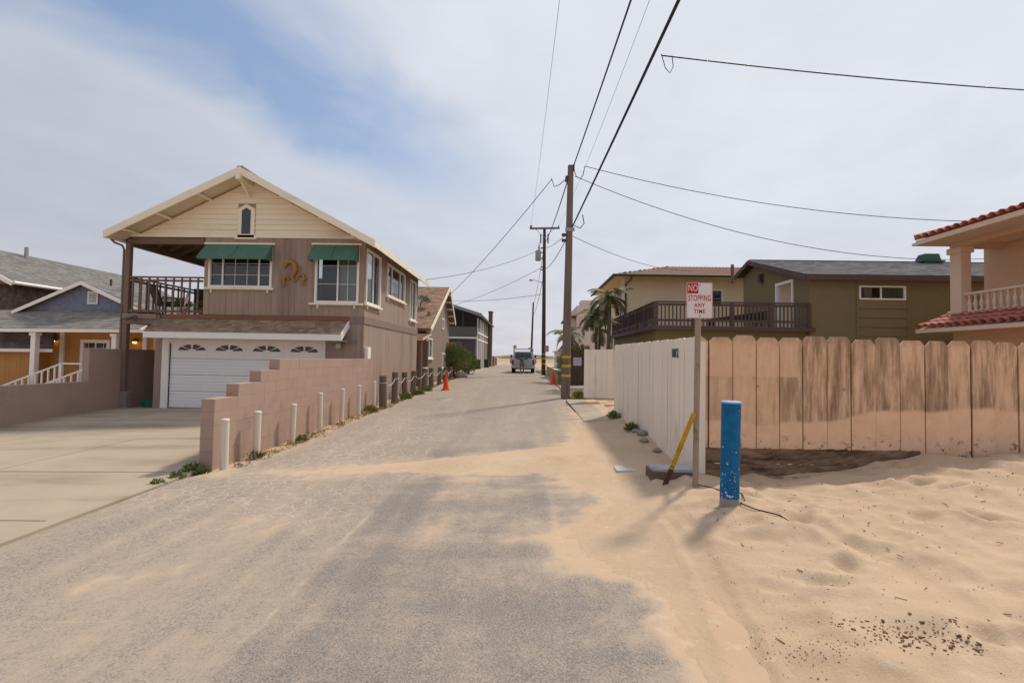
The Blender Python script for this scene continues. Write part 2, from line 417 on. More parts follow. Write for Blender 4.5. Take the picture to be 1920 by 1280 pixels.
SAND = (0.55, 0.40, 0.278)
def sand_nodes(t, pos):
    n1 = noise(t, pos, 1.1, 5, 0.55); n2 = noise(t, pos, 140.0, 3, 0.6); n3 = noise(t, pos, 9.0, 5, 0.6)
    c = mixc(t, smooth(t, n1, .3, .7), SAND, (0.50, 0.357, 0.24))
    c = mixc(t, smooth(t, n3, .52, .75), c, (0.575, 0.435, 0.315))
    f = math_node(t, 'ADD', .82, math_node(t, 'MULTIPLY', n2, .36))
    s = N(t, 'ShaderNodeVectorMath', operation='SCALE'); t.links.new(c, s.inputs[0]); t.links.new(f, s.inputs['Scale'])
    return s.outputs[0]
def ground_mat(name, kind):
    m = bpy.data.materials.new(name); m.use_nodes = True; t = m.node_tree; b = t.nodes['Principled BSDF']
    g = N(t, 'ShaderNodeNewGeometry'); pos = g.outputs['Position']
    sandc = sand_nodes(t, pos); b.inputs['Roughness'].default_value = 0.92; b.inputs['Specular IOR Level'].default_value = 0.15
    bump = N(t, 'ShaderNodeBump'); t.links.new(bump.outputs[0], b.inputs['Normal'])
    if kind == 'sand':
        h = math_node(t, 'ADD', math_node(t, 'MULTIPLY', noise(t, pos, 14.0, 7, 0.72), .8), math_node(t, 'MULTIPLY', noise(t, pos, 110.0, 3, 0.6), .25))
        t.links.new(h, bump.inputs['Height']); bump.inputs['Strength'].default_value = .8; bump.inputs['Distance'].default_value = .019
        # damp grains and specks of dried weed
        sp = smooth(t, noise(t, pos, 75.0, 2, .5), .70, .74); pm = smooth(t, noise(t, pos, 1.3, 4, .6), .52, .66)
        c = mixc(t, math_node(t, 'MULTIPLY', math_node(t, 'MULTIPLY', sp, pm), .55), sandc, (.10, .07, .045))
        t.links.new(c, b.inputs['Base Color'])
    elif kind == 'ground':
        h = noise(t, pos, 25.0, 5, 0.65); t.links.new(h, bump.inputs['Height']); bump.inputs['Strength'].default_value = .6; bump.inputs['Distance'].default_value = .02
        sp = N(t, 'ShaderNodeSeparateXYZ'); t.links.new(pos, sp.inputs[0])
        veg = math_node(t, 'MULTIPLY', smooth(t, noise(t, pos, .045, 6, .62), .42, .56), smooth(t, sp.outputs[1], 95, 125))
        c = mixc(t, veg, mixc(t, smooth(t, noise(t, pos, 3.0, 5, .6), .45, .7), sandc, (.27, .19, .12)), (.13, .12, .06))
        t.links.new(c, b.inputs['Base Color'])
    else:
        at = N(t, 'ShaderNodeAttribute', attribute_name='sand'); pa = N(t, 'ShaderNodeAttribute', attribute_name='patch')
        ag = noise(t, pos, 95.0, 3, .65); ag2 = noise(t, pos, 38.0, 4, .65); big = noise(t, pos, 1.7, 5, .6); med = noise(t, pos, 7.0, 5, .62)
        vor = N(t, 'ShaderNodeTexVoronoi', feature='F1'); vor.inputs['Scale'].default_value = 75.0; t.links.new(pos, vor.inputs['Vector'])
        asp = mixc(t, vor.outputs['Color'], (.145, .118, .10), (.50, .41, .34))
        asp = mixc(t, math_node(t, 'MULTIPLY', smooth(t, ag, .3, .75), .75), asp, (.335, .27, .225))
        asp_new = mixc(t, smooth(t, ag, .35, .7), (.185, .160, .143), (.345, .298, .262))
        asp = mixc(t, pa.outputs['Fac'], asp, asp_new)
        # sand lodged between the stones, thicker where the drift attribute is higher
        lodg = math_node(t, 'ADD', math_node(t, 'MULTIPLY', ag2, .55), math_node(t, 'MULTIPLY', ag, .45))
        cov = math_node(t, 'ADD', at.outputs['Fac'], math_node(t, 'MULTIPLY', math_node(t, 'SUBTRACT', med, .5), .5))
        cov = math_node(t, 'ADD', cov, math_node(t, 'MULTIPLY', math_node(t, 'SUBTRACT', big, .5), .35))
        msk = smooth(t, math_node(t, 'ADD', lodg, math_node(t, 'MULTIPLY', math_node(t, 'SUBTRACT', cov, .5), .9)), .34, .78)
        # longitudinal paving seam and alligator cracks filled with sand
        sp = N(t, 'ShaderNodeSeparateXYZ'); t.links.new(pos, sp.inputs[0])
        wob = math_node(t, 'MULTIPLY', math_node(t, 'SUBTRACT', noise(t, pos, .9, 6, .72), .5), .34)
        sx_ = math_node(t, 'ABSOLUTE', math_node(t, 'ADD', math_node(t, 'ADD', sp.outputs[0], 1.70), wob))
        seam = math_node(t, 'MULTIPLY', smooth(t, sx_, .035, .008), math_node(t, 'MULTIPLY', smooth(t, noise(t, pos, 1.3, 4, .65), .44, .58), smooth(t, sp.outputs[1], 15.5, 12.5)))
        sy_ = math_node(t, 'ABSOLUTE', math_node(t, 'ADD', math_node(t, 'SUBTRACT', sp.outputs[1], 3.22), math_node(t, 'MULTIPLY', wob, .35)))
        seam2 = math_node(t, 'MULTIPLY', smooth(t, sy_, .014, .004), smooth(t, sp.outputs[0], -.6, -1.2))
        dpos = N(t, 'ShaderNodeVectorMath', operation='ADD'); t.links.new(pos, dpos.inputs[0])
        nn = N(t, 'ShaderNodeTexNoise'); nn.inputs['Scale'].default_value = 4.0; nn.inputs['Detail'].default_value = 4; t.links.new(pos, nn.inputs['Vector'])
        sc = N(t, 'ShaderNodeVectorMath', operation='SCALE'); sc.inputs['Scale'].default_value = .22; t.links.new(nn.outputs['Color'], sc.inputs[0]); t.links.new(sc.outputs[0], dpos.inputs[1])
        ve = N(t, 'ShaderNodeTexVoronoi', feature='DISTANCE_TO_EDGE'); ve.inputs['Scale'].default_value = 5.5; t.links.new(dpos.outputs[0], ve.inputs['Vector'])
        crk = math_node(t, 'MULTIPLY', smooth(t, ve.outputs['Distance'], .055, .012), math_node(t, 'MULTIPLY', smooth(t, noise(t, pos, .8, 4, .6), .36, .52), math_node(t, 'MULTIPLY', smooth(t, sp.outputs[0], -1.4, -2.2), smooth(t, sp.outputs[1], 4.2, 5.6))))
        crk = math_node(t, 'MULTIPLY', crk, .6)
        lines_ = math_node(t, 'MAXIMUM', math_node(t, 'MULTIPLY', seam, .38), math_node(t, 'MAXIMUM', crk, math_node(t, 'MULTIPLY', seam2, .14)))
        # old oil and tyre darkening
        st = math_node(t, 'MULTIPLY', smooth(t, noise(t, pos, .55, 5, .65), .56, .72), .45)
        asp = mixc(t, st, asp, (.17, .15, .137))
        dustc = mixc(t, smooth(t, cov, .60, 1.0), (.40, .318, .25), sandc)
        dk = math_node(t, 'MULTIPLY', smooth(t, noise(t, pos, 55.0, 3, .6), .60, .70), math_node(t, 'SUBTRACT', 1.0, smooth(t, cov, .5, .9)))
        fin = mixc(t, math_node(t, 'MULTIPLY', dk, .55), mixc(t, msk, asp, dustc), (.13, .11, .095))
        fin = mixc(t, lines_, fin, (.56, .45, .345))
        t.links.new(fin, b.inputs['Base Color'])
        h = math_node(t, 'ADD', math_node(t, 'MULTIPLY', vor.outputs['Distance'], -1.0), math_node(t, 'MULTIPLY', ag2, .8))
        h = math_node(t, 'MULTIPLY', h, math_node(t, 'SUBTRACT', 1.0, math_node(t, 'MULTIPLY', msk, .8)))
        t.links.new(h, bump.inputs['Height']); bump.inputs['Strength'].default_value = .5; bump.inputs['Distance'].default_value = .008
    return m
M_SAND = ground_mat('sand', 'sand'); M_GROUND = ground_mat('sandy_ground', 'ground'); M_ROAD = ground_mat('sandy_asphalt', 'road')

# where the wind has laid sand over the asphalt
def sand_field(x, y):
    e = np.interp(y, [-3, 2.6, 3.4, 3.65, 4.6, 5.1, 5.5, 6.3, 7, 9, 11.5, 15, 17], [1.15, .96, .90, .70, .36, .70, .80, .55, .4, .95, 1.36, 1.5, 1.9])
    nz = fbm(x, y, 1.1, 4); nf = fbm(x, y, 6.0, 4)
    s1 = (x - e + nz * .5 + nf * .22) / .28
    h = np.interp(x, [-3.3, -2.6, -1.5, -.6, 0, 1.5], [-.1, .14, .32, .62, .85, 1.1]); yc = np.interp(x, [-3.2, 0, 1.5], [7.25, 7.6, 7.7])
    s2 = (h - np.abs(y - yc) + nz * .35 + nf * .18) / .20
    return np.clip(np.maximum(s1, s2), -3, 6)
# ground sheet out to the horizon
ax = np.concatenate([np.linspace(-1500, -80, 24), np.linspace(-76, -14, 32), np.linspace(-13.5, 14, 56), np.linspace(16, 76, 31), np.linspace(80, 1500, 24)])
ay = np.concatenate([np.linspace(-400, -10, 14), np.linspace(-6, 30, 73), np.linspace(31, 100, 70), np.linspace(102, 340, 160), np.linspace(380, 1500, 8)])
X_, Y_ = np.meshgrid(ax, ay)
grid_mesh('ground', X_, Y_, far(X_, Y_) - .035 - .15 * sstep(X_, -3.5, -2.5) * sstep(Y_, -3.5, -2) * (sstep(X_, 13, 11.5) * sstep(Y_, 6.9, 6.3) + .6 * sstep(X_, 2.6, 2.2) * sstep(Y_, 6.2, 6.8) * sstep(Y_, 16.5, 15.5)), m=M_GROUND)
# sea
m_sea = mat('sea_water', (.16, .23, .28), .1, .02, .25, .05, .5)
MB().face([(-6000, 300, -3.2), (6000, 300, -3.2), (6000, 8000, -3.2), (-6000, 8000, -3.2)]).build('sea', m_sea, kind='structure')
# road
def xleft(y): return np.interp(y, [-6, 6.9, 7.6, 9.0, 16, 30, 45, 90], [-5.15, -5.0, -4.72, -4.42, -4.45, -4.5, -4.55, -4.4])
def xright(y): return np.interp(y, [-6, 12, 13, 17, 25, 90], [2.3, 2.1, 1.35, 1.28, 1.5, 1.6])
vv = np.concatenate([np.arange(-4, 14, .07), np.arange(14, 40, .25), np.arange(40, 92, 1.0)])
uu = np.linspace(0, 1, 90)
U_, V_ = np.meshgrid(uu, vv); RX = xleft(V_) + U_ * (xright(V_) - xleft(V_))
s_ = sand_field(RX, V_)
sw_ = s_ + 2.5 * fbm(RX, V_ * 2.0, .9, 5)
dust = np.interp(V_, [-4, 3, 6, 9, 14, 30, 60, 90], [.40, .38, .38, .34, .24, .22, .30, .45]) + fbm(RX * 2.2, V_ * .35, .8, 5) * .48 + fbm(RX * 6.5 + fbm(RX, V_, .4, 2) * 1.5, V_ * .20, 1.0, 4) * .42
patch = sstep(RX + fbm(RX, V_, .8, 3) * .3, -1.74, -1.60) * sstep(V_ + fbm(RX, V_, .9, 3) * .8, 9.5, 8.0)
dust = dust - .03 * patch + .55 * fbm(RX * .5, V_ * 1.8, 1.3, 4) * patch
cov = dust + .45 * sstep(s_, -.9, .8) + .40 * sstep(sw_, -5, .8) * (.35 + 1.3 * np.clip(fbm(RX * 1.6, V_ * 4.0, 1.5, 5) + .5, 0, 1)) + .25 * sstep(xleft(V_) + .35 - RX, -.1, .35) * sstep(V_, 6, 8)
RZ = G(RX, V_) + fbm(RX, V_, .5, 3) * .03 - .02 * sstep(s_, 1.5, 3)
grid_mesh('road', RX, V_, RZ, attrs={'sand': cov, 'patch': patch}, m=M_ROAD)
# wind-blown sand
ax = np.concatenate([np.arange(-3.4, 5.2, .034), np.arange(5.2, 12, .09)]); ay = np.concatenate([np.arange(-2.5, 1.8, .12), np.arange(1.8, 8.9, .034), np.arange(8.9, 16.4, .09)])
X_, Y_ = np.meshgrid(ax, ay); s_ = sand_field(X_, Y_)
th = .010 * sstep(s_, .2, 2.6) + .035 * sstep(s_, 1.4, 5) - .012 * (s_ < .2)
right = sstep(X_, 1.2, 3.2)
Z_ = G(X_, Y_) + fbm(X_, Y_, .5, 3) * .03 * (1 - right) + th
amp = sstep(s_, .5, 4) * (.35 + .65 * right)
Z_ = Z_ + amp * (fbm(X_, Y_, .9, 3) * .16 + (np.abs(fbm(X_ + 5, Y_, 1.7, 2)) * -.16 + .03) + fbm(X_, Y_, 6, 4) * .022)
rip = np.sin((X_ * .35 + Y_ * 1.0 + fbm(X_, Y_, .8, 3) * 1.1) * 2 * np.pi / .17); Z_ = Z_ + amp * rip * .0035 * (fbm(X_, Y_, .6, 2) > -.08)
fr = np.random.RandomState(11)
for k in range(180):
    px_, py_ = fr.uniform(1.0, 8.5), fr.uniform(1.6, 6.3)
    if k < 40: px_, py_ = fr.uniform(1.0, 3.2), fr.uniform(2.2, 6.0)
    a_ = fr.uniform(0, 3.14); L, Wd = fr.uniform(.11, .20), fr.uniform(.06, .10)
    dx, dy = X_ - px_, Y_ - py_; u_ = (dx * math.cos(a_) + dy * math.sin(a_)) / L; w_ = (-dx * math.sin(a_) + dy * math.cos(a_)) / Wd; q = u_ * u_ + w_ * w_
    Z_ = Z_ + amp * fr.uniform(.016, .045) * (-np.exp(-q ** 1.6) + .55 * np.exp(-(np.sqrt(q) - 1.7) ** 2 * 2.2))
for (x0_, amp_) in ((1.18, .011), (2.75, .008)):
    xc_ = x0_ + .22 * np.sin((Y_ - 2.2) * .75) + .05 * (Y_ - 3); tr_ = np.abs(X_ - xc_)
    Z_ = Z_ - amp_ * sstep(tr_, .11, .08) * sstep(Y_, 5.6, 4.8) + amp_ * .7 * np.exp(-((tr_ - .13) / .03) ** 2) * sstep(Y_, 5.6, 4.8)
# sand banked against the foot of the peach fence and hollow in front of it
ok = (s_ > .2) & ~((Y_ > 6.47) & (X_ > 2.28)) & (X_ < 11.9)
def sandz(x, y):
    i = np.argmin(np.abs(ax - x)); j = np.argmin(np.abs(ay - y)); return float(Z_[j, i])
SAND_OBJ = grid_mesh('sand', X_, Y_, Z_, keep=ok, m=M_SAND, kind='structure')

# concrete driveway: separate slabs with open joints
M_CONC = mat('concrete', (.41, .332, .25), .16, 1.2, .9, .004, 60, col2=(.27, .21, .15), c2=(.44, .74), c2s=.8, c2stretch=(.35, 1.2, 1))
drv = MB()
drv.face([(-13.2, 2.5, -.75), (-5, 2.5, -.75), (-5, 15.3, -.75), (-13.2, 15.3, -.75)])
drv = drv.build('driveway', mat('driveway_bed', (.2, .16, .12)), kind='structure')
def slab(x0, x1, y0, y1, parent, lift=0.0, m=M_CONC, name='slab', n=8, thick=.12):
    xs = np.linspace(x0, x1, n); ys = np.linspace(y0, y1, n); mb = MB(); P = {}
    for i, x in enumerate(xs):
        for j, y in enumerate(ys): P[i, j] = (x, y, Gz(x, y) + lift)
    V = [P[i, j] for i in range(n) for j in range(n)]
    mb.raw(V, [(i * n + j, (i + 1) * n + j, (i + 1) * n + j + 1, i * n + j + 1) for i in range(n - 1) for j in range(n - 1)], True)
    ring = [P[i, 0] for i in range(n)] + [P[n - 1, j] for j in range(1, n)] + [P[i, n - 1] for i in range(n - 2, -1, -1)] + [P[0, j] for j in range(n - 2, 0, -1)]
    k = len(ring)
    mb.raw(ring + [(p[0], p[1], p[2] - thick) for p in ring], [(i, i + k, (i + 1) % k + k, (i + 1) % k) for i in range(k)])
    return mb.build(name, m, parent)
cxs = [-13.2, -10.9, -8.3, -5.22]; cys = [2.5, 5.2, 7.3, 10.1, 12.7, 15.28]
for i in range(3):
    for j in range(5):
        slab(cxs[i] + .012, cxs[i + 1] - .012, cys[j] + .012, cys[j + 1] - .012, drv, .015 + random.uniform(-.004, .004))
slab(-5.2, -5.02, 2.5, 7.4, drv, .03, n=12)
slab(-13.2, -11.9, 15.3, 19.0, drv, .0)
# concrete strip and apron on the right-hand side by the utility pole
apr = MB().face([(1.25, 10.8, .05), (2.9, 10.8, .05), (2.9, 24, .05), (1.25, 24, .05)]).build('pavement', mat('pavement_bed', (.3, .24, .18)), kind='structure')
for y0, y1 in ((11.2, 12.9), (12.93, 14.6), (14.63, 16.3)):
    slab(1.38, 2.0, y0, y1, apr, .012, name='paving_slab')
slab(1.6, 3.6, 16.9, 20.2, apr, .03, name='paving_slab'); slab(1.6, 3.6, 20.23, 23.9, apr, .03, name='paving_slab')

# ------------------------------------------------------------------ shared materials
TAUPE = (.36, .262, .21)
M_TAUPE = mat('taupe_siding_paint', TAUPE, .09, 3.0, .78, .0012, 90, stretch=(1, 1, .15), objr=.05, col2=(.255, .175, .135), c2=(.46, .70), c2s=1.2)
M_TAUPE_TRIM = mat('taupe_trim_paint', (.27, .19, .155), .08, 3.0, .75)
M_BLOCK = mat('taupe_block_paint', (.40, .275, .22), .07, 2.0, .85, .003, 120, objr=.025, col2=(.325, .232, .19), c2=(.5, .75), c2s=1.1)
M_CREAM = mat('cream_paint', (.86, .775, .61), .06, 3.0, .7, .001, 60, stretch=(.3, 1, 1), col2=(.70, .60, .45), c2=(.52, .75), c2s=1.3, objr=.03)
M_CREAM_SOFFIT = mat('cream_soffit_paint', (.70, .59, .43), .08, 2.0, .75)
M_WHITE = mat('white_trim_paint', (.88, .84, .79), .04, 3.0, .55, col2=(.62, .58, .53), c2=(.58, .85), c2s=1.5)
M_DOORWHITE = mat('garage_door_enamel', (.88, .85, .83), .03, 2.0, .42)
M_SHINGLE = mat('brown_shingle', (.36, .255, .19), .18, 6, .92, .003, 90, island=.28, col2=(.23, .175, .14), c2=(.5, .7), c2s=.9)
M_SHINGLE_GREY = mat('grey_shingle', (.19, .18, .178), .18, 6, .92, .003, 90, island=.25, col2=(.14, .13, .125), c2=(.5, .7), c2s=.9)
M_SHINGLE_RED = mat('russet_shingle', (.30, .185, .125), .15, 6, .92, .003, 90, island=.25, col2=(.22, .14, .10), c2=(.5, .7), c2s=.9)
M_BROWNWOOD = mat('brown_stained_wood', (.20, .135, .105), .15, 3.0, .8, .002, 50, stretch=(1, 1, .2), objr=.06)
M_UNDER = mat('roof_deck_underside', (.20, .15, .11), .15, 3.0, .85)
M_RUSTWOOD = mat('weathered_red_cedar', (.22, .105, .06), .25, 5.0, .85, .002, 60, stretch=(.15, 1, 1))
M_AWN = mat('green_awning_canvas', (.085, .175, .125), .12, 3.0, .85, .001, 300, col2=(.115, .21, .155), c2=(.5, .7), c2s=2)
M_GLASS = glass_mat('window_glass', (.6, .64, .63))
M_GLASS_SIDE = glass_mat('window_glass_side', (.5, .55, .57))
M_BLACKGLASS = mat('black_door_glass', (.012, .012, .014), .05, 2, .12, spec=.6)
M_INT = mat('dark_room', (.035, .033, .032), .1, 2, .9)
M_BLIND = mat('grey_green_blind', (.21, .24, .22), .05, 2, .7)
M_BLIND_L = mat('pale_blind', (.52, .57, .52), .05, 2, .7)
M_GOLD = mat('tarnished_gold_paint', (.36, .17, .03), .3, 12, .5, .004, 40, spec=.5)
M_BRASS = mat('aged_bronze', (.10, .09, .075), .15, 8, .45, spec=.5)
M_LAMPGLASS = mat('frosted_lamp_glass', (.5, .5, .46), .05, 4, .25)
M_BLACK = mat('black_rubber', (.015, .015, .016), .1, 5, .7)
M_DARKMETAL = mat('dark_grey_metal', (.055, .055, .058), .1, 5, .5, spec=.5)
M_GALV = mat('galvanised_metal', (.36, .36, .36), .12, 6, .45, metal=.6)

def shingles(name, o, u, v, U, V, w, h, m, parent, seed=1, clip=None, kind='stuff', lap=.012):
    """staggered shingle tabs laid on a sloping plane: o corner at the eave, u along it, v up the slope"""
    rr = random.Random(seed); o = Vector(o); u = Vector(u).normalized(); v = Vector(v).normalized(); nn = u.cross(v).normalized()
    mb = MB(); rows = int(math.ceil(V / h))
    for j in range(rows):
        x = -rr.uniform(0, w)
        while x < U:
            ww = w * rr.uniform(.75, 1.25); a, b = max(0, x), min(U, x + ww - .006); x += ww
            if b - a < .01: continue
            v0, v1 = j * h, min(V, (j + 1) * h + .02)
            if clip:
                c = clip((v0 + v1) / 2)
                if c is None: continue
                a, b = max(a, c[0]), min(b, c[1])
                if b - a < .01: continue
            t = lap * rr.uniform(.8, 1.5)
            p = lambda uu_, vv_, d: o + u * uu_ + v * vv_ + nn * d
            mb.raw([p(a, v0, t), p(b, v0, t), p(b, v1, .002), p(a, v1, .002), p(a, v0, -.002), p(b, v0, -.002)], [(0, 1, 2, 3), (4, 5, 1, 0), (5, 2, 1), (4, 0, 3)])
    return mb.build(name, m, parent, kind=kind)
def roof_slab(name, pts, t, m, parent):
    """four eave/ridge corners counter-clockwise from above, thickness downwards"""
    p = [Vector(q) for q in pts]; d = Vector((0, 0, -t))
    return MB().hexa([p[0] + d, p[1] + d, p[2] + d, p[3] + d, p[0], p[1], p[2], p[3]]).build(name, m, parent)
def window(f, u0, u1, v0, v1, parent, mullions=(), bars_v=(), bars_h=(), fr=.07, glass=None, blind=None, blind_mat=None, slats=False, sill=True, m=None, depth=.12, sill_ext=.09, name='window'):
    """frame part standing in an opening of the wall, with panes, glazing bars, blind and sill as its pieces"""
    m = m or M_WHITE; glass = glass or M_GLASS
    mb = MB()
    pbox(mb, f, u0, u0 + fr, v0, v1, -depth, .045, .006); pbox(mb, f, u1 - fr, u1, v0, v1, -depth, .045, .006)
    pbox(mb, f, u0 + fr, u1 - fr, v1 - fr, v1, -depth, .042, .006); pbox(mb, f, u0 + fr, u1 - fr, v0, v0 + fr, -depth, .042, .006)
    for q in mullions: pbox(mb, f, q - .022, q + .022, v0 + fr, v1 - fr, -.05, .012)
    w = mb.build(name, m, parent)
    cuts = [u0 + fr] + sum([[q - .022, q + .022] for q in mullions], []) + [u1 - fr]
    for i in range(0, len(cuts), 2):
        mb = MB(); a, b = cuts[i], cuts[i + 1]
        mb.face([f(a, v0 + fr, -.03), f(b, v0 + fr, -.03), f(b, v1 - fr, -.03), f(a, v1 - fr, -.03)]); mb.build('pane', glass, w)
    for q in bars_v:
        mb = MB(); pbox(mb, f, q - .006, q + .006, v0 + fr, v1 - fr, -.028, -.014); mb.build('glazing_bar', m, w)
    for q in bars_h:
        mb = MB(); pbox(mb, f, u0 + fr, u1 - fr, q - .006, q + .006, -.0275, -.0145); mb.build('glazing_bar', m, w)
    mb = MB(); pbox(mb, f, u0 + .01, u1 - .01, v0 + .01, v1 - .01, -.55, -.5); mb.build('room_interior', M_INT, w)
    for (a, b) in (blind or []):
        mb = MB()
        if slats:
            z = v0 + fr
            while z < v1 - fr:
                mb.hexa([f(a, z, -.10), f(b, z, -.10), f(b, z + .012, -.075), f(a, z + .012, -.075), f(a, z + .003, -.10), f(b, z + .003, -.10), f(b, z + .015, -.075), f(a, z + .015, -.075)]); z += .045
        else:
            k = max(4, int((b - a) / .05))
            for i in range(k):
                a0 = a + (b - a) * i / k; a1 = a + (b - a) * (i + 1) / k; dd = -.10 - .012 * (i % 2); de = -.10 - .012 * ((i + 1) % 2)
                mb.face([f(a0, v0 + fr, dd), f(a1, v0 + fr, de), f(a1, v1 - fr, de), f(a0, v1 - fr, dd)])
        mb.build('blind', blind_mat or M_BLIND, w)
    if sill:
        mb = MB(); pbox(mb, f, u0 - sill_ext, u1 + sill_ext, v0 - .07, v0 - .002, -.0, .10, .008)
        for q in (u0 + .12, u1 - .12): pbox(mb, f, q - .025, q + .025, v0 - .17, v0 - .07, .015, .06)
        mb.build('sill', m if m is not M_WHITE else M_CREAM, w)
    return w

# ------------------------------------------------------------------ the tan two-storey house on the left
HX0, HX1, HY0, HY1 = -10.53, -5.25, 15.3, 22.95
H = thing('two_storey_house', (-9, 15.3, -.1), 'tan two-storey house with cream gable, green awnings and white garage door', 'house')
fF, fE = front(HY0), east(HX1)
wl = (-10.38, -8.28, 3.86, 5.22); wr = (-6.86, -5.42, 3.40, 5.26)
wA = (15.42, 16.95, 3.42, 5.24); wB = (17.76, 20.40, 3.98, 5.22); wC = (21.32, 22.52, 3.36, 5.20)
gar = (-11.58, -6.50, -.4, 2.13)
hole_f = [wl, wr, gar]
w_front = MB()
for r in subtract([(HX0, HX1 - .15, 2.4, 5.5)], [wl, wr]): pbox(w_front, fF, *r, -.15, 0)
for r in subtract([(-12.07, HX1 - .15, -.4, 2.4)], [gar]): pbox(w_front, fF, *r, -.15, 0)
w_front.hexa([(-13.05, HY0, 5.5), (HX1, HY0, 5.5), (HX1, HY0 + .12, 5.5), (-13.05, HY0 + .12, 5.5), (-9.12, HY0, 7.42), (-9.02, HY0, 7.42), (-9.02, HY0 + .12, 7.42), (-9.12, HY0 + .12, 7.42)])
w_front = w_front.build('front_wall', M_TAUPE, H)
boards_v(fF, HX0, HX1, 2.98, 5.5, .19, [wl, wr], M_TAUPE, w_front)
boards_v(fF, -6.47, HX1, -.1, 2.74, .19, [], M_TAUPE, w_front)
boards_v(fF, -12.07, -11.80, -.12, 2.3, .135, [], M_TAUPE, w_front)
MB().box(-5.9, HX1 + .03, HY0 - .03, HY0, 2.745, 2.975, .004).build('belt_board', M_TAUPE_TRIM, w_front)
w_side = solid_wall(fE, HY0, HY1, -.3, 5.42, [wA, wB, wC], M_TAUPE, H, name='side_wall')
boards_v(fE, HY0, HY1, 3.0, 5.41, .19, [wA, wB, wC], M_TAUPE, w_side)
boards_v(fE, HY0, HY1, -.1, 2.74, .19, [], M_TAUPE, w_side)
MB().box(HX1, HX1 + .035, HY0 - .03, HY1, 2.745, 2.995, .004).build('belt_board', M_TAUPE_TRIM, w_side)
MB().box(HX1 - .06, HX1 + .022, HY0 - .022, HY0 + .06, -.1, 2.74).build('corner_board', M_TAUPE_TRIM, w_side)
mb = MB(); mb.box(-12.07, -11.92, HY0 + .15, HY1, -.3, 2.4); mb.box(-11.92, HX1 - .15, HY1 - .15, HY1, -.3, 5.4); mb.box(HX0, HX0 + .15, HY0 + .15, HY1 - .15, 2.4, 5.75); mb.build('rear_wall', M_TAUPE, H)
# lap boards of the cream gable
gable_x = lambda z: (-9.07 - (7.36 - z) / .488, -9.07 + (7.36 - z) / .528)
gw = (-9.45, -8.90, 5.49, 6.60)
z = 5.585; i = 0
while z < 7.2:
    h = .172; za, zb = z, min(z + h, 7.3)
    xa, xb = gable_x(za); xc, xd = gable_x(zb); xa, xc = max(xa, -13.08), max(xc, -13.08); xb, xd = min(xb, HX1 + .03), min(xd, HX1 + .03)
    spans = [((xa, xc), (xb, xd))]
    if zb > gw[2] and za < gw[3]:
        spans = [((xa, xc), (gw[0] - .02, gw[0] - .02)), ((gw[1] + .02, gw[1] + .02), (xb, xd))]
    for (l0, l1), (r0, r1) in spans:
        if r0 - l0 < .05: continue
        l1 = max(l1, l0) if l1 > l0 else l1
        mb = MB(); d0, d1 = .034, .008
        mb.hexa([(l0, HY0 - d0, za), (r0, HY0 - d0, za), (r0, HY0, za), (l0, HY0, za), (min(l1, r1 - .01), HY0 - d1, zb - .004), (r1, HY0 - d1, zb - .004), (r1, HY0, zb - .004), (min(l1, r1 - .01), HY0, zb - .004)])
        mb.build('lap_board', M_CREAM, w_front)
    z += h; i += 1
MB().box(-13.1, HX1 + .02, HY0 - .05, HY0, 5.49, 5.582, .004).build('frieze_board', M_CREAM, w_front)
# pointed gable window
g_out = [(-9.45, 5.49), (-8.90, 5.49), (-8.90, 6.45), (-9.175, 6.60), (-9.45, 6.45)]
mb = MB(); mb.prism(g_out, fF, .0, .05); gwin = mb.build('gable_window', M_CREAM, H)
MB().prism([(-9.32, 5.60), (-9.03, 5.60), (-9.03, 6.38), (-9.175, 6.47), (-9.32, 6.38)], fF, .051, .062).build('pane', mat('gable_pane', (.03, .035, .04), .2, 8, .08, spec=.8), gwin)
MB().box(-9.34, -9.01, HY0 - .075, HY0 - .05, 5.575, 5.60).build('sash', M_WHITE, gwin)
MB().box(-9.53, -8.82, HY0 - .09, HY0, 5.44, 5.49, .006).build('sill', M_CREAM, gwin)
# windows
window(fF, *wl, H, mullions=(-9.92, -8.72), bars_v=(-9.52, -9.12), bars_h=(4.28, 4.65, 5.0), blind=[(-10.3, -8.36)], slats=True, blind_mat=M_BLIND)
window(fF, *wr, H, mullions=(-6.12,), bars_v=(-5.80,), bars_h=(4.02, 4.62), blind=[(-6.1, -5.5)], blind_mat=M_BLIND_L, sill_ext=.16)
window(fE, *wA, H, mullions=(16.22,), blind=[(16.3, 16.85)], blind_mat=M_BLIND_L, glass=M_GLASS_SIDE)
window(fE, *wB, H, mullions=(18.5, 19.7), blind=[(18.4, 20.3)], blind_mat=M_BLIND_L, glass=M_GLASS_SIDE)
window(fE, *wC, H, mullions=(21.9,), blind=[(21.4, 22.4)], blind_mat=M_BLIND, glass=M_GLASS_SIDE)
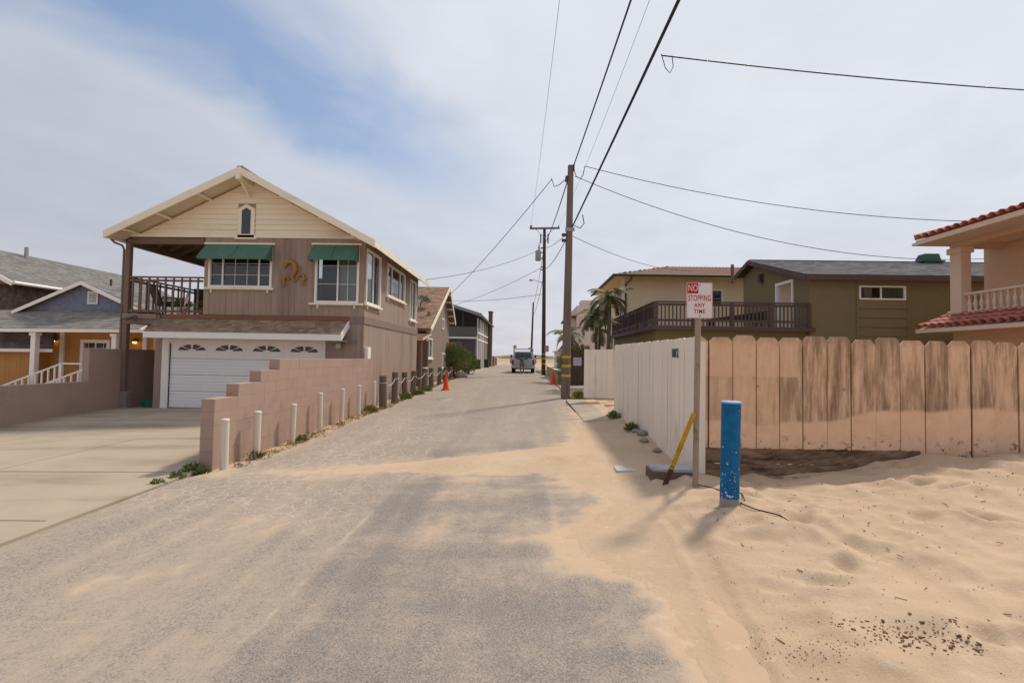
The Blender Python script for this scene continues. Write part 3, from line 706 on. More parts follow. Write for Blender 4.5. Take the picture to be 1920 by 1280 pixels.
# awnings (fabric over a frame, hung on the wall above the windows)
def awning(x0, x1, z0, z1, out, drop):
    a = MB()
    P = [(x0, HY0 - .06, z1), (x1, HY0 - .06, z1), (x1, HY0 - out, z0 + drop), (x0, HY0 - out, z0 + drop)]
    a.face([P[3], P[2], P[1], P[0]]); a.face([(p[0], p[1], p[2] - .012) for p in P])
    a.face([(x0, HY0 - out, z0), (x1, HY0 - out, z0), P[2], P[3]]); a.face([(x0, HY0 - out + .01, z0), P[3], P[2], (x1, HY0 - out + .01, z0)])
    for x in (x0, x1): a.face([(x, HY0 - .06, z1), (x, HY0 - out, z0 + drop), (x, HY0 - out, z0), (x, HY0 - .06, z0)])
    o = a.build('awning', M_AWN, H)
    b = MB(); b.box(x0 - .07, x1 + .07, HY0 - .07, HY0 - .01, z1 - .005, z1 + .05, .005); b.build('head_rail', M_CREAM, o)
    mid = (x0 + x1) / 2
    b = MB(); b.bar((mid, HY0 - .06, z1 + .006), (mid, HY0 - out, z0 + drop + .006), .012, .006); b.build('seam', mat('awning_seam', (.03, .09, .06)), o)
    return o
awning(-10.46, -8.26, 4.70, 5.27, .50, .07)
awning(-6.92, -5.42, 4.71, 5.29, .48, .07)
# roof
ZR, XR = 7.58, -9.07
eL, eR = (-13.31, 5.51), (-4.75, 5.30)
RY0, RY1 = 14.65, 23.3
rf = MB()
t = .13
for (ex, ez) in (eL, eR):
    a, b = ((ex, XR) if ex < XR else (XR, ex)); za, zb = ((ez, ZR) if ex < XR else (ZR, ez))
    rf.hexa([(a, RY0, za - t), (b, RY0, zb - t), (b, RY1, zb - t), (a, RY1, za - t), (a, RY0, za), (b, RY0, zb), (b, RY1, zb), (a, RY1, za)])
rf = rf.build('roof', M_UNDER, H)
shingles('shingle_course', (eL[0], RY1, eL[1]), (0, -1, 0), (XR - eL[0], 0, ZR - eL[1]), RY1 - RY0, math.hypot(XR - eL[0], ZR - eL[1]), .3, .19, M_SHINGLE, rf, 2)
shingles('shingle_course', (eR[0], RY0, eR[1]), (0, 1, 0), (XR - eR[0], 0, ZR - eR[1]), RY1 - RY0, math.hypot(XR - eR[0], ZR - eR[1]), .3, .19, M_SHINGLE, rf, 3)
MB().box(XR - .1, XR + .1, RY0 - .02, RY1, ZR - .02, ZR + .035, .01).build('ridge_cap', M_SHINGLE, rf)
for (ex, ez) in (eL, eR):
    mb = MB(); s = 1 if ex > XR else -1
    mb.hexa([(XR if s > 0 else ex - .04, RY0 - .045, (ZR if s > 0 else ez) - .235), (ex + .04 if s > 0 else XR, RY0 - .045, (ez if s > 0 else ZR) - .235), (ex + .04 if s > 0 else XR, RY0, (ez if s > 0 else ZR) - .235), (XR if s > 0 else ex - .04, RY0, (ZR if s > 0 else ez) - .235),
             (XR if s > 0 else ex - .04, RY0 - .045, (ZR if s > 0 else ez) + .004), (ex + .04 if s > 0 else XR, RY0 - .045, (ez if s > 0 else ZR) + .004), (ex + .04 if s > 0 else XR, RY0, (ez if s > 0 else ZR) + .004), (XR if s > 0 else ex - .04, RY0, (ZR if s > 0 else ez) + .004)])
    mb.build('barge_board', M_CREAM, rf)
MB().box(eR[0], eR[0] + .035, RY0, RY1, eR[1] - .20, eR[1] + .005).build('fascia', M_CREAM, rf)
MB().box(eL[0] - .035, eL[0], RY0, RY1, eL[1] - .18, eL[1] + .005).build('fascia', M_CREAM, rf)
# gutter and downpipe on the left
mb = MB(); mb.tube([(-13.42, RY0 + .08, 5.38), (-13.42, RY1 - .2, 5.36)], .06, 8); mb.build('gutter', M_CREAM, rf)
mb = MB(); mb.tube([(-13.40, 14.95, 5.34), (-13.36, 15.05, 5.24), (-13.24, 15.22, 5.18), (-13.2, 15.25, 5.05), (-13.2, 15.25, .1)], .035, 8); mb.build('downpipe', M_BROWNWOOD, rf)
# soffit of the gable overhang, outriggers and ridge beam
for (ex, ez) in (eL, eR):
    mb = MB(); a, b = ((ex, XR) if ex < XR else (XR, ex)); za, zb = ((ez, ZR) if ex < XR else (ZR, ez))
    o_ = t + .004
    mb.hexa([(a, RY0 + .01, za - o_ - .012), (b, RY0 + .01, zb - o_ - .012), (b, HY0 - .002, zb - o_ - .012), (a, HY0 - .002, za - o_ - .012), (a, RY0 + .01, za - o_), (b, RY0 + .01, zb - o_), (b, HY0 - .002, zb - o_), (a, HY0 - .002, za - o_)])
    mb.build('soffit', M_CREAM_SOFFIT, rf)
for x in (-12.75, -11.7, -10.4, -7.75, -6.5, -5.45):
    zz_ = (ZR - .488 * (XR - x)) if x < XR else (ZR - .528 * (x - XR))
    MB().box(x - .035, x + .035, RY0 + .005, HY0, zz_ - .245, zz_ - .175).build('outrigger', M_CREAM, rf)
mb = MB(); mb.box(XR - .07, XR + .07, RY0 - .12, HY0, ZR - .42, ZR - .19, .008); mb.build('ridge_beam', M_CREAM, rf)
mb = MB(); mb.bar((XR, HY0 - .03, ZR - .78), (XR, RY0 + .12, ZR - .44), .07, .07); mb.build('brace', M_CREAM, rf)
# balcony ceiling rafters, top plate, posts
for k in range(7):
    y = 15.75 + k * .6
    MB().bar((-13.15, y, 5.51 - .11 - t + .06), (-10.6, y, 5.51 + 2.71 * .488 - .10 - t + .0), .05, .12).build('rafter', M_UNDER, rf)
bal = MB(); bal.box(-13.12, HX0, 15.28, 19.5, 2.80, 2.94); bal = bal.build('balcony', M_BROWNWOOD, H)
MB().box(-13.14, -11.9, 15.235, 15.278, 2.62, 2.945, .006).build('rim_board', M_BROWNWOOD, bal)
MB().box(-13.14, -12.0, 15.20, 15.234, 2.80, 2.96, .006).build('rim_board', M_TAUPE_TRIM, bal)
MB().box(-13.17, -13.122, 15.30, 19.5, 2.64, 2.95, .006).build('rim_board', M_BROWNWOOD, bal)
MB().box(-13.15, -13.0, 15.32, 19.6, 5.20, 5.42, .006).build('top_plate', M_BROWNWOOD, bal)
MB().box(-13.0, -10.6, 15.34, 15.46, 5.28, 5.49, .006).build('header_beam', M_BROWNWOOD, bal)
for (x, y, z0) in ((-13.08, 15.32, -.2), (-13.08, 19.4, -.2)):
    mb = MB(); mb.box(x - .075, x + .075, y - .075, y + .075, z0, 5.30, .008); mb.build('post', M_BROWNWOOD, bal)
mb = MB(); mb.box(-13.19, -12.90, 15.19, 15.47, -.2, .42, .02); mb.build('post_footing', mat('footing', (.26, .21, .18), .1, 4, .9, .003), bal)
def railing(p, q, z0, z1, n, parent, m, bw=.042, rail=(.09, .045), name='railing'):
    r = MB(); p, q = Vector(p), Vector(q)
    r.bar((p.x, p.y, z1), (q.x, q.y, z1), rail[0], rail[1]); r.bar((p.x, p.y, z1 - .11), (q.x, q.y, z1 - .11), .035, .07)
    r.bar((p.x, p.y, z0 + .10), (q.x, q.y, z0 + .10), .035, .08); r = r.build(name, m, parent)
    d = (q - p).normalized(); k = Vector((-d.y, d.x, 0)) * .036
    for i in range(n):
        c = p + (q - p) * ((i + .5) / n) - k
        mb = MB(); mb.box(c.x - bw / 2, c.x + bw / 2, c.y - bw / 2, c.y + bw / 2, z0 + .04, z1 - .028); mb.build('baluster', m, r)
    return r
railing((-13.0, 15.30, 0), (-10.56, 15.30, 0), 2.96, 4.17, 9, bal, M_BROWNWOOD)
railing((-13.08, 19.3, 0), (-13.08, 15.4, 0), 2.96, 4.17, 13, bal, M_BROWNWOOD)
railing((-10.56, 19.40, 0), (-13.0, 19.40, 0), 2.96, 4.17, 9, bal, M_BROWNWOOD)
# pent roof over the garage
PX0, PX1, PY, PZ = -11.92, -5.72, 14.65, 2.37
pent = MB(); pent.hexa([(PX0, PY, PZ - .06), (PX1, PY, PZ - .06), (PX1, HY0 - .02, 2.62), (PX0, HY0 - .02, 2.62), (PX0, PY, PZ), (PX1, PY, PZ), (PX1, HY0 - .02, 2.80), (PX0, HY0 - .02, 2.80)])
pent = pent.build('pent_roof', M_CREAM, H)
shingles('shingle_course', (PX0, PY - .04, PZ), (1, 0, 0), (0, HY0 - PY, .43), PX1 - PX0, .78, .20, .125, M_SHINGLE, pent, 5, lap=.03)
MB().box(PX0 - .02, PX1 + .03, PY - .035, PY, PZ - .20, PZ - .003, .004).build('fascia', M_WHITE, pent)
MB().hexa([(PX1, PY, PZ - .19), (PX1 + .035, PY, PZ - .19), (PX1 + .035, HY0 - .02, 2.62), (PX1, HY0 - .02, 2.62), (PX1, PY, PZ + .03), (PX1 + .035, PY, PZ + .03), (PX1 + .035, HY0 - .02, 2.84), (PX1, HY0 - .02, 2.84)]).build('rake_board', M_WHITE, pent)
MB().box(-11.75, -5.70, HY0 - .06, HY0 - .016, 2.815, 2.965, .004).build('flashing_board', M_RUSTWOOD, pent)
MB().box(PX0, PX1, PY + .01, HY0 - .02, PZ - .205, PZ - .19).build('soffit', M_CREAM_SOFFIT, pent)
# garage door
gd = MB(); gd.box(-11.80, -11.58, HY0 - .05, HY0 + .10, -.15, 2.17, .004); gd.box(-6.52, -6.44, HY0 - .05, HY0 + .10, -.15, 2.17, .004); gd.box(-11.58, -6.52, HY0 - .05, HY0 + .10, 2.10, 2.17)
gd.box(-11.58, -6.52, HY0 + .001, HY0 + .05, 2.02, 2.099)
gd = gd.build('garage_door', M_WHITE, H)
zs = [-.07, .47, 1.0, 1.53, 2.08]
for k in range(4):
    mb = MB(); za, zb = zs[k] + .004, zs[k + 1] - .004
    if k < 3:
        n = 5; hh = (zb - za) / n
        prof = []
        for j in range(n):
            b0 = za + j * hh
            prof += [(b0, .055), (b0 + .012, .075), (b0 + hh - .014, .075), (b0 + hh - .002, .055)]
        for j in range(len(prof) - 1):
            (z0, d0), (z1, d1) = prof[j], prof[j + 1]
            mb.face([(-11.57, HY0 + .11 - d0, z0), (-6.53, HY0 + .11 - d0, z0), (-6.53, HY0 + .11 - d1, z1), (-11.57, HY0 + .11 - d1, z1)])
        mb.box(-11.57, -6.53, HY0 + .056, HY0 + .08, za, zb)
    else:
        mb.box(-11.57, -6.53, HY0 + .035, HY0 + .08, za, zb, .006)
        for j in range(4):
            a = -11.50 + j * 1.245; mb.box(a, a + 1.16, HY0 + .025, HY0 + .035, za + .06, zb - .05, .006)
    pn = mb.build('door_panel', M_DOORWHITE, gd)
    if k == 3:
        for j in range(4):
            cx_, cz_ = -10.86 + j * 1.235, 1.79
            for (a0, a1) in ((4, 38), (46, 84), (96, 134), (142, 176)):
                poly = []
                for r_ in (1.0, .28):
                    rng = np.linspace(a0, a1, 7) if r_ == 1.0 else np.linspace(a1, a0, 5)
                    poly += [(cx_ + .455 * r_ * math.cos(rad(q)), cz_ + .20 * r_ * math.sin(rad(q))) for q in rng]
                mb = MB(); mb.prism(poly, front(HY0 + .025), .0005, .004); mb.build('fan_light', M_BLACKGLASS, gd)
MB().box(-11.57, -6.53, HY0 + .04, HY0 + .06, -.11, -.07).build('rubber_seal', M_BLACK, gd)
# rooftop vent pipe, wall lamp, meter box, house number
mb = MB(); mb.cyl((-6.2, 18.6, 5.95), (-6.2, 18.6, 6.30), .04); mb.build('vent_pipe', M_DARKMETAL, rf)
lp = MB(); lp.bar((-5.92, HY0 - .10, 2.14), (-5.42, HY0 - .04, 2.16), .03, .05); lp.cyl((-5.95, HY0 - .02, 2.14), (-5.95, HY0 - .14, 2.14), .02, n=8)
lp = lp.build('wall_lamp', M_TAUPE_TRIM, H)
MB().lathe((-5.98, HY0 - .16, 1.92), [(.03, 0), (.075, .03), (.085, .10), (.07, .18), (.05, .19)], 12).build('lamp_globe', M_LAMPGLASS, lp)
MB().lathe((-5.98, HY0 - .16, 2.10), [(.125, .0), (.10, .03), (.05, .07), (.02, .10), (.012, .17), (.0, .18)], 12).build('lamp_cap', mat('pale_lamp_metal', (.42, .38, .30), .1, 5, .5), lp)
MB().box(HX1 + .016, HX1 + .14, 15.42, 15.72, 1.60, 2.0, .01).build('meter_box', M_WHITE, H)
def text_mesh(txt, size, ext, xs=1.0, bold=0.0, spacing=1.0):
    cu = bpy.data.curves.new('t', 'FONT'); cu.body = txt; cu.size = size; cu.extrude = ext; cu.align_x = 'CENTER'; cu.align_y = 'CENTER'; cu.offset = bold; cu.space_character = spacing; cu.resolution_u = 4
    o = bpy.data.objects.new('t', cu); COL.objects.link(o)
    bpy.context.view_layer.update()
    me = bpy.data.meshes.new_from_object(o.evaluated_get(bpy.context.evaluated_depsgraph_get()))
    bpy.data.objects.remove(o)
    me.transform(Matrix.Diagonal((xs, 1, 1, 1)))
    return me
R_FRONT = Matrix.Rotation(rad(90), 4, 'X')
me = text_mesh('200', .22, .008, 1.0); me.transform(R_FRONT)
from_mesh('house_number', me, mat('dull_silver', (.30, .26, .235), .1, 5, .5), H, (-5.47, HY0 - .045, 2.87))
# gilded seahorses hanging on the wall
def seahorse(c, s, flip, label):
    mb = MB(); f = -1 if flip else 1; Y = HY0 - .05
    P = [(-.46, .22), (-.43, .36), (-.36, .52), (-.18, .66), (.04, .62), (.20, .44), (.26, .20), (.20, -.02), (.10, -.20), (.06, -.38), (.12, -.54), (.26, -.60), (.36, -.52), (.34, -.42), (.26, -.42)]
    Rr = [.045, .06, .13, .14, .13, .16, .19, .16, .12, .095, .08, .065, .055, .045, .03]
    pts = [(c[0] + f * x * s, Y, c[1] + z * s) for x, z in P]
    mb.tube(pts, [r * s for r in Rr], 8)
    for a in ((-.26, .78, .05), (-.12, .84, .05), (.03, .80, .045)): mb.cyl((c[0] + f * a[0] * s, Y, c[1] + (a[1] - .12) * s), (c[0] + f * a[0] * s, Y, c[1] + a[1] * s), a[2] * s, .01 * s, 6)
    o = mb.build('seahorse_ornament', M_GOLD, None, label=label, cat='ornament', group='gold seahorse ornaments')
    fin = MB(); fin.prism([(c[0] + f * .40 * s, c[1] + .14 * s), (c[0] + f * .58 * s, c[1] + .32 * s), (c[0] + f * .56 * s, c[1] + .02 * s)][::f], front(Y), -.01, .01); fin.build('fin', M_GOLD, o)
seahorse((-7.62, 4.40), .50, False, 'large gold seahorse ornament on tan wall between the green awnings')
seahorse((-7.82, 4.06), .26, True, 'small gold seahorse low on tan wall, nearer the wide window')
seahorse((-7.27, 4.13), .28, False, 'small gold seahorse on tan wall, nearer the tall window')

# ------------------------------------------------------------------ stepped block wall beside the driveway
BW = thing('block_wall', (-5.06, 7.56, -.15), 'stepped taupe concrete block wall between driveway and asphalt lane', 'wall')
tops = [(7.56, 8.19, 1.0), (8.19, 8.88, 1.21), (8.88, 9.56, 1.42), (9.56, 15.25, 1.63)]
MB().box(-5.165, -4.965, 7.57, 15.24, -.5, .9).build('mortar_core', M_BLOCK, BW)
MB().box(-5.165, -4.965, 9.58, 15.24, .9, 1.55).build('mortar_core', M_BLOCK, BW)
for c in range(9):
    z1 = 1.63 - .21 * c; z0 = z1 - .21
    if z1 < -.35: break
    y_start = [9.56, 8.88, 8.19, 7.56][min(c, 3)]
    y = y_start; off = .21 if (c % 2) else .42
    first = True
    while y < 15.25 - .02:
        y2 = min(15.25, y + (off if first else .42)); first = False
        if 15.25 - y2 < .08: y2 = 15.25
        mb = MB(); mb.box(-5.172 + random.uniform(-.001, .001), -4.955 + random.uniform(-.0015, .0015), y + .0008, y2 - .0008, z0 + .0007, z1 - .0007, .0025); mb.build('block', M_BLOCK, BW)
        y = y2
# low wall at the far side of the driveway
LW = thing('boundary_wall', (-13.1, 9, -.2), 'long taupe wall left of the driveway, tall part under the balcony', 'wall')
MB().box(-13.34, -13.14, 2.5, 14.1, -.6, .81, .012).build('low_section', M_BLOCK, LW)
MB().box(-13.34, -13.14, 14.1, 20.5, -.6, 1.80, .012).build('tall_section', M_BLOCK, LW)
MB().box(-13.14, -12.2, 20.3, 20.5, -.6, 1.80, .012).build('return_section', M_BLOCK, LW)

# ------------------------------------------------------------------ white bollards, pilings, ropes, cones
M_BOLL = mat('cream_bollard_paint', (.66, .59, .50), .07, 5, .6, .001, 80, col2=(.42, .36, .29), c2=(.60, .8), c2s=5)
bpos = [(-4.75, 7.54, .70), (-4.75, 8.44, .72), (-4.75, 9.75, .72), (-4.75, 11.09, .85), (-4.75, 12.38, .86), (-4.75, 13.66, .88), (-4.75, 15.05, .92)]
blab = ['white bollard nearest the camera at the low end of the block wall', 'second white bollard from the near end of the stepped wall', 'third white bollard along the block wall', 'fourth white bollard along the block wall', 'fifth white bollard along the block wall', 'sixth white bollard along the block wall, second last before the pilings', 'thin white bollard farthest along the wall, next to the wooden pilings']
for (x, y, zt), lb in zip(bpos, blab):
    zb = Gz(x, y) - .06; r = .062 if y < 9 else .056
    T = thing('bollard', (x, y, zb), lb, 'bollard', 'white bollards along the block wall')
    lx, ly = random.uniform(-.015, .015), random.uniform(-.012, .012)
    MB().cyl((x, y, zb - .1), (x + lx, y + ly, zt - .03), r, r * .97, 18).build('post', M_BOLL, T)
    MB().lathe((x + lx, y + ly, zt - .035), [(r + .004, 0), (r + .005, .02), (r * .8, .034), (0, .04)], 18).build('cap', M_BOLL, T)
M_PILE = mat('weathered_piling', (.155, .13, .11), .25, 5, .95, .006, 30, stretch=(1, 1, .12), col2=(.26, .23, .20), c2=(.5, .75), c2s=4, c2stretch=(1, 1, .15))
ppos = [(-4.75, 16.04, 1.06), (-4.72, 17.31, 1.14), (-4.75, 18.94, 1.09), (-4.78, 20.48, 1.10), (-4.75, 22.41, 1.18), (-4.75, 24.31, 1.14), (-4.75, 26.44, 1.12), (-4.75, 28.42, 1.10), (-4.75, 30.33, 1.08)]
ords = ['nearest', 'second', 'third', 'fourth', 'fifth', 'sixth', 'seventh', 'eighth', 'ninth']
M_ROPE = mat('pale_rope', (.52, .47, .40), .15, 40, .9)
heads = []
for k, (x, y, zt) in enumerate(ppos):
    zb = Gz(x, y) - .1; lx = random.uniform(-.05, .05); r = .125 if k == 0 else .115
    lb = 'grey wooden piling, the %s along the left edge of the lane' % ords[k] + (', beside the last bollard' if k == 0 else '')
    T = thing('wooden_piling', (x, y, zb), lb, 'post', 'wooden pilings with ropes')
    n = 14; prof = []
    pts = [(x, y, zb - .2), (x + lx * .3, y, zb + .3), (x + lx * .7, y, (zb + zt) / 2), (x + lx, y, zt)]
    MB().tube(pts, [r * 1.05, r * 1.02, r, r * .96], n).build('trunk', M_PILE, T)
    if k in (4,): MB().lathe((x + lx, y, zt), [(r * 1.05, -.02), (r * 1.05, .03), (0, .035)], 14).build('white_cap', M_WHITE, T)
    MB().tube([(x + lx + (r + .012) * math.cos(a), y + (r + .012) * math.sin(a), zt - .24) for a in np.linspace(0, 2 * math.pi, 13)], .014, 6).build('rope_wrap', M_ROPE, T)
    heads.append((x + lx, y, zt - .24, r))
for k in range(8):
    a, b = heads[k], heads[k + 1]
    P = []
    for t_ in np.linspace(0, 1, 14):
        P.append((a[0] + (b[0] - a[0]) * t_ + .03, a[1] + a[3] + (b[1] - b[3] - a[1] - a[3]) * t_, a[2] + (b[2] - a[2]) * t_ - .16 * 4 * t_ * (1 - t_)))
    MB().tube(P, .015, 6).build('rope', M_ROPE, None, label='pale rope slung between the %s and %s wooden pilings' % (ords[k], ords[k + 1]), cat='rope', group='ropes between pilings')
M_CONE = mat('orange_cone_plastic', (.80, .075, .012), .05, 4, .5)
def cone(x, y, h, label):
    z = Gz(x, y)
    T = thing('traffic_cone', (x, y, z), label, 'traffic cone', 'orange traffic cones')
    MB().box(x - .19, x + .19, y - .19, y + .19, z, z + .035, .01).build('base', M_CONE, T)
    MB().lathe((x, y, z + .035), [(.15, 0), (.135, .04), (.045, h - .1), (.03, h - .05), (.026, h - .035)], 18).build('cone_body', M_CONE, T)
cone(-3.62, 21.9, .74, 'orange traffic cone beside the wooden pilings on the left')
cone(1.46, 25.2, .70, 'orange traffic cone in front of the low tan wall on the right')

# ------------------------------------------------------------------ foliage helpers
M_LEAF = mat('leaf_green', (.15, .19, .06), .3, 6, .65, island=.45)
M_LEAF_Y = mat('leaf_yellow_green', (.20, .20, .05), .3, 6, .65, island=.4)
M_LEAF_O = mat('leaf_olive', (.29, .235, .105), .3, 6, .7, island=.5)
M_DRY = mat('dry_stalk', (.27, .19, .10), .3, 8, .9, island=.4)
M_BARK = mat('bark', (.12, .09, .07), .25, 8, .95, .01, 30)
def leaf(mb, p, d, L, w, rr):
    d = d.normalized(); s = d.cross(Vector((rr.uniform(-1, 1), rr.uniform(-1, 1), rr.uniform(.2, 1))))
    if s.length < 1e-3: s = Vector((1, 0, 0))
    s = s.normalized() * w / 2; p = Vector(p); n = s.cross(d).normalized() * L * .12
    mb.raw([p, p + d * L * .5 + s + n, p + d * L, p + d * L * .5 - s + n], [(0, 1, 2, 3)])
def clump(mb, c, R, n, L, w, rr, up=.6, squash=1.0):
    c = Vector(c)
    for _ in range(n):
        v = Vector((rr.gauss(0, 1), rr.gauss(0, 1), abs(rr.gauss(0, 1)) * squash)); v = v.normalized() * R * rr.random() ** .45
        d = v + Vector((rr.uniform(-.5, .5), rr.uniform(-.5, .5), up)) * R
        leaf(mb, c + v, d, L * rr.uniform(.6, 1.3), w * rr.uniform(.6, 1.3), rr)
rr = random.Random(21)
# weeds on the verge
def weed(x, y, R, n, L, m, label):
    z = Gz(x, y) - .02
    mb = MB(); clump(mb, (x, y, z), R, n, L, L * .45, rr, .5, .8)
    for _ in range(8):
        a = rr.uniform(0, 6.28); mb.tube([(x, y, z - .03), (x + math.cos(a) * R * .4, y + math.sin(a) * R * .4, z + R * .5), (x + math.cos(a) * R * .8, y + math.sin(a) * R * .8, z + R * .7)], .004, 4, False)
    mb.build('weed', m, None, label=label, cat='weed', group='weeds')
weed(-5.12, 7.36, .14, 260, .07, M_LEAF, 'leafy green weed at the low end of the block wall')
weed(-4.93, 7.28, .10, 150, .06, M_LEAF, 'green weed at the foot of the nearest white bollard')
weed(-5.10, 6.98, .11, 150, .06, M_LEAF, 'straggling green weed on the driveway edge before the wall')
weed(-5.13, 6.65, .10, 130, .05, M_LEAF, 'small green weed on the driveway edge, nearest the camera')
weed(-4.70, 8.36, .11, 140, .06, M_LEAF, 'green weed round the second white bollard')
weed(-4.62, 9.9, .12, 160, .06, M_LEAF, 'low weed by the third white bollard')
weed(-4.70, 14.6, .20, 260, .08, M_LEAF_Y, 'yellow-green weed just before the wooden pilings')
weed(-4.55, 18.3, .24, 300, .09, M_LEAF_Y, 'yellow-green weed between the second and third pilings')
weed(-4.50, 20.0, .26, 340, .09, M_LEAF_Y, 'yellow-green weed between the third and fourth pilings')
weed(-4.45, 21.6, .26, 320, .09, M_LEAF_Y, 'bright weed between the fourth and fifth pilings')
mb = MB()
for _ in range(420):
    y = rr.uniform(7.6, 31); x = -4.62 + rr.gauss(0, .1); z = Gz(x, y) - .03
    clump(mb, (x, y, z), rr.uniform(.03, .10), rr.randint(6, 16), .05, .016, rr, .4)
mb.build('verge_weeds', [M_DRY], None, kind='stuff', label='thin dry weeds and straw along the verge by the wall', cat='weeds')
# the hedge-like shrub beyond the pilings
def shrub(c, rx, ry, rz, n, L, mats, label, name='shrub', rr=rr, cat='shrub', stems=9):
    T = thing(name, (c[0], c[1], c[2]), label, cat)
    for k in range(stems):
        a = rr.uniform(0, 6.28); q = rr.uniform(.2, .8)
        MB().tube([(c[0] + math.cos(a) * rx * .25, c[1] + math.sin(a) * ry * .3, c[2] - .1), (c[0] + math.cos(a) * rx * .4 * q, c[1] + math.sin(a) * ry * .5 * q, c[2] + rz * .6), (c[0] + math.cos(a) * rx * .7 * q, c[1] + math.sin(a) * ry * .8 * q, c[2] + rz * 1.2)], [.05, .035, .012], 6).build('stem', M_BARK, T)
    lobes = []
    for k in range(26):
        v = Vector((rr.gauss(0, 1), rr.gauss(0, 1), rr.gauss(0, .7))).normalized() * rr.uniform(.55, .95)
        lobes.append((c[0] + v.x * rx, c[1] + v.y * ry, c[2] + rz + v.z * rz * .95))
    for mi, m in enumerate(mats):
        mb = MB()
        for k, l in enumerate(lobes):
            if k % len(mats) != mi: continue
            clump(mb, l, min(rx, ry) * .5 * rr.uniform(.7, 1.3), n // len(lobes), L, L * .4, rr, .35, 1.0)
            for _ in range(n // len(lobes) // 3):
                v = Vector((rr.gauss(0, 1), rr.gauss(0, 1), rr.gauss(0, 1))).normalized() * min(rx, ry) * .45
                leaf(mb, Vector(l) + v, v + Vector((0, 0, .2)), L, L * .4, rr)
        mb.build('foliage', m, T)
    return T
shrub((-5.15, 33.5, .35), 1.15, 2.6, 1.02, 16000, .12, [M_LEAF_O, M_LEAF_O, M_LEAF], 'rounded olive-green shrub beyond the pilings, before the grey house')
shrub((-4.55, 37.6, .4), .8, 1.6, .75, 6000, .12, [M_LEAF], 'smaller dark green shrub behind the rounded olive shrub')
# boulder by the shrub
def rock(c, r, m, label=None, name='rock', seed=1, parent=None, sq=.6, cat='rock', group=None):
    q = random.Random(seed); bm = bmesh.new(); bmesh.ops.create_icosphere(bm, subdivisions=2, radius=1)
    ds = [(Vector((q.gauss(0, 1), q.gauss(0, 1), q.gauss(0, 1))).normalized(), q.uniform(.72, .95)) for _ in range(9)]
    V = []
    for v in bm.verts:
        p = v.co.copy()
        for d, k in ds:
            e = p.dot(d)
            if e > k: p -= d * (e - k)
        V.append((c[0] + p.x * r[0], c[1] + p.y * r[1], c[2] + p.z * r[2]))
    mb = MB(); mb.raw(V, [[w.index for w in f.verts] for f in bm.faces]); bm.free()
    return mb.build(name, m, parent, label=label, cat=cat if parent is None else None, group=group)
M_ROCK = mat('grey_rock', (.26, .23, .20), .2, 5, .9, .01, 20)
rock((-4.35, 32.3, .42), (.5, .6, .32), M_ROCK, 'rounded grey boulder at the foot of the olive shrub', seed=4)

# ------------------------------------------------------------------ things on the balcony
M_WICKER = mat('dark_wicker', (.045, .035, .03), .3, 60, .6)
M_CUSH = mat('olive_cushion', (.10, .11, .075), .2, 6, .9)
def patio_chair(x, y, z, rot, label):
    T = thing('patio_chair', (x, y, z), label, 'chair', 'balcony chairs'); parts = []
    def P(name, fn, m):
        mb = MB(); fn(mb); mb.v = [(x + a * math.cos(rot) - b * math.sin(rot), y + a * math.sin(rot) + b * math.cos(rot), z + c) for a, b, c in mb.v]; mb.build(name, m, T)
    P('seat', lambda m: m.box(-.28, .28, -.28, .28, .34, .40, .01), M_WICKER)
    P('cushion', lambda m: m.box(-.26, .26, -.26, .24, .402, .50, .03), M_CUSH)
    P('backrest', lambda m: m.hexa([(-.28, .24, .40), (.28, .24, .40), (.28, .29, .40), (-.28, .29, .40), (-.28, .46, 1.0), (.28, .46, 1.0), (.28, .51, 1.0), (-.28, .51, 1.0)]), M_WICKER)
    for sx_ in (-1, 1):
        P('armrest', lambda m: m.box(sx_ * .31 - .03, sx_ * .31 + .03, -.28, .30, .58, .62, .008), M_WICKER)
        for sy_ in (-.25, .25): P('leg', lambda m: m.box(sx_ * .27 - .02, sx_ * .27 + .02, sy_ - .02, sy_ + .02, 0, .34), M_WICKER)
patio_chair(-12.2, 15.95, 2.945, rad(150), 'dark wicker chair with olive cushion at left of the balcony')
patio_chair(-11.5, 16.9, 2.945, rad(200), 'dark wicker chair at the back middle of the balcony')
def pot_plant(x, y, z, r, h, m, label, L=.12, n=320):
    T = thing('potted_plant', (x, y, z), label, 'plant')
    MB().lathe((x, y, z), [(r * .7, 0), (r, h * .9), (r * 1.08, h * .92), (r * 1.08, h), (r * .9, h), (r * .88, h * .9)], 14).build('pot', m, T)
    mb = MB(); clump(mb, (x, y, z + h), r * 1.7, n, L, L * .4, rr, .7, 1.3); mb.build('foliage', M_LEAF, T)
pot_plant(-10.85, 15.75, 2.945, .13, .24, mat('terracotta', (.36, .17, .10)), 'potted plant on the balcony beside the small flag')
pot_plant(-11.6, 15.8, 2.945, .15, .28, M_WHITE, 'green plant in a white pot at the middle of the balcony')
pot_plant(-11.85, 18.6, 2.945, .18, .45, mat('dark_pot', (.05, .06, .055)), 'tall potted plant at the back of the balcony', .16, 420)
T = thing('side_table', (-11.2, 16.2, 2.945), 'small pale round table on the balcony', 'table')
MB().lathe((-11.2, 16.2, 3.36), [(.26, 0), (.27, .015), (.27, .03), (.26, .035)], 18).build('table_top', M_WHITE, T)
MB().cyl((-11.2, 16.2, 2.96), (-11.2, 16.2, 3.36), .03).build('leg', M_WHITE, T); MB().lathe((-11.2, 16.2, 2.945), [(.18, 0), (.17, .02), (.03, .03)], 14).build('base', M_WHITE, T)
M_RED = mat('flag_red', (.42, .03, .035), .08, 5, .8); M_FWHITE = mat('flag_white', (.72, .70, .68), .04, 5, .8); M_BLUE = mat('flag_blue', (.03, .045, .14), .1, 5, .8)
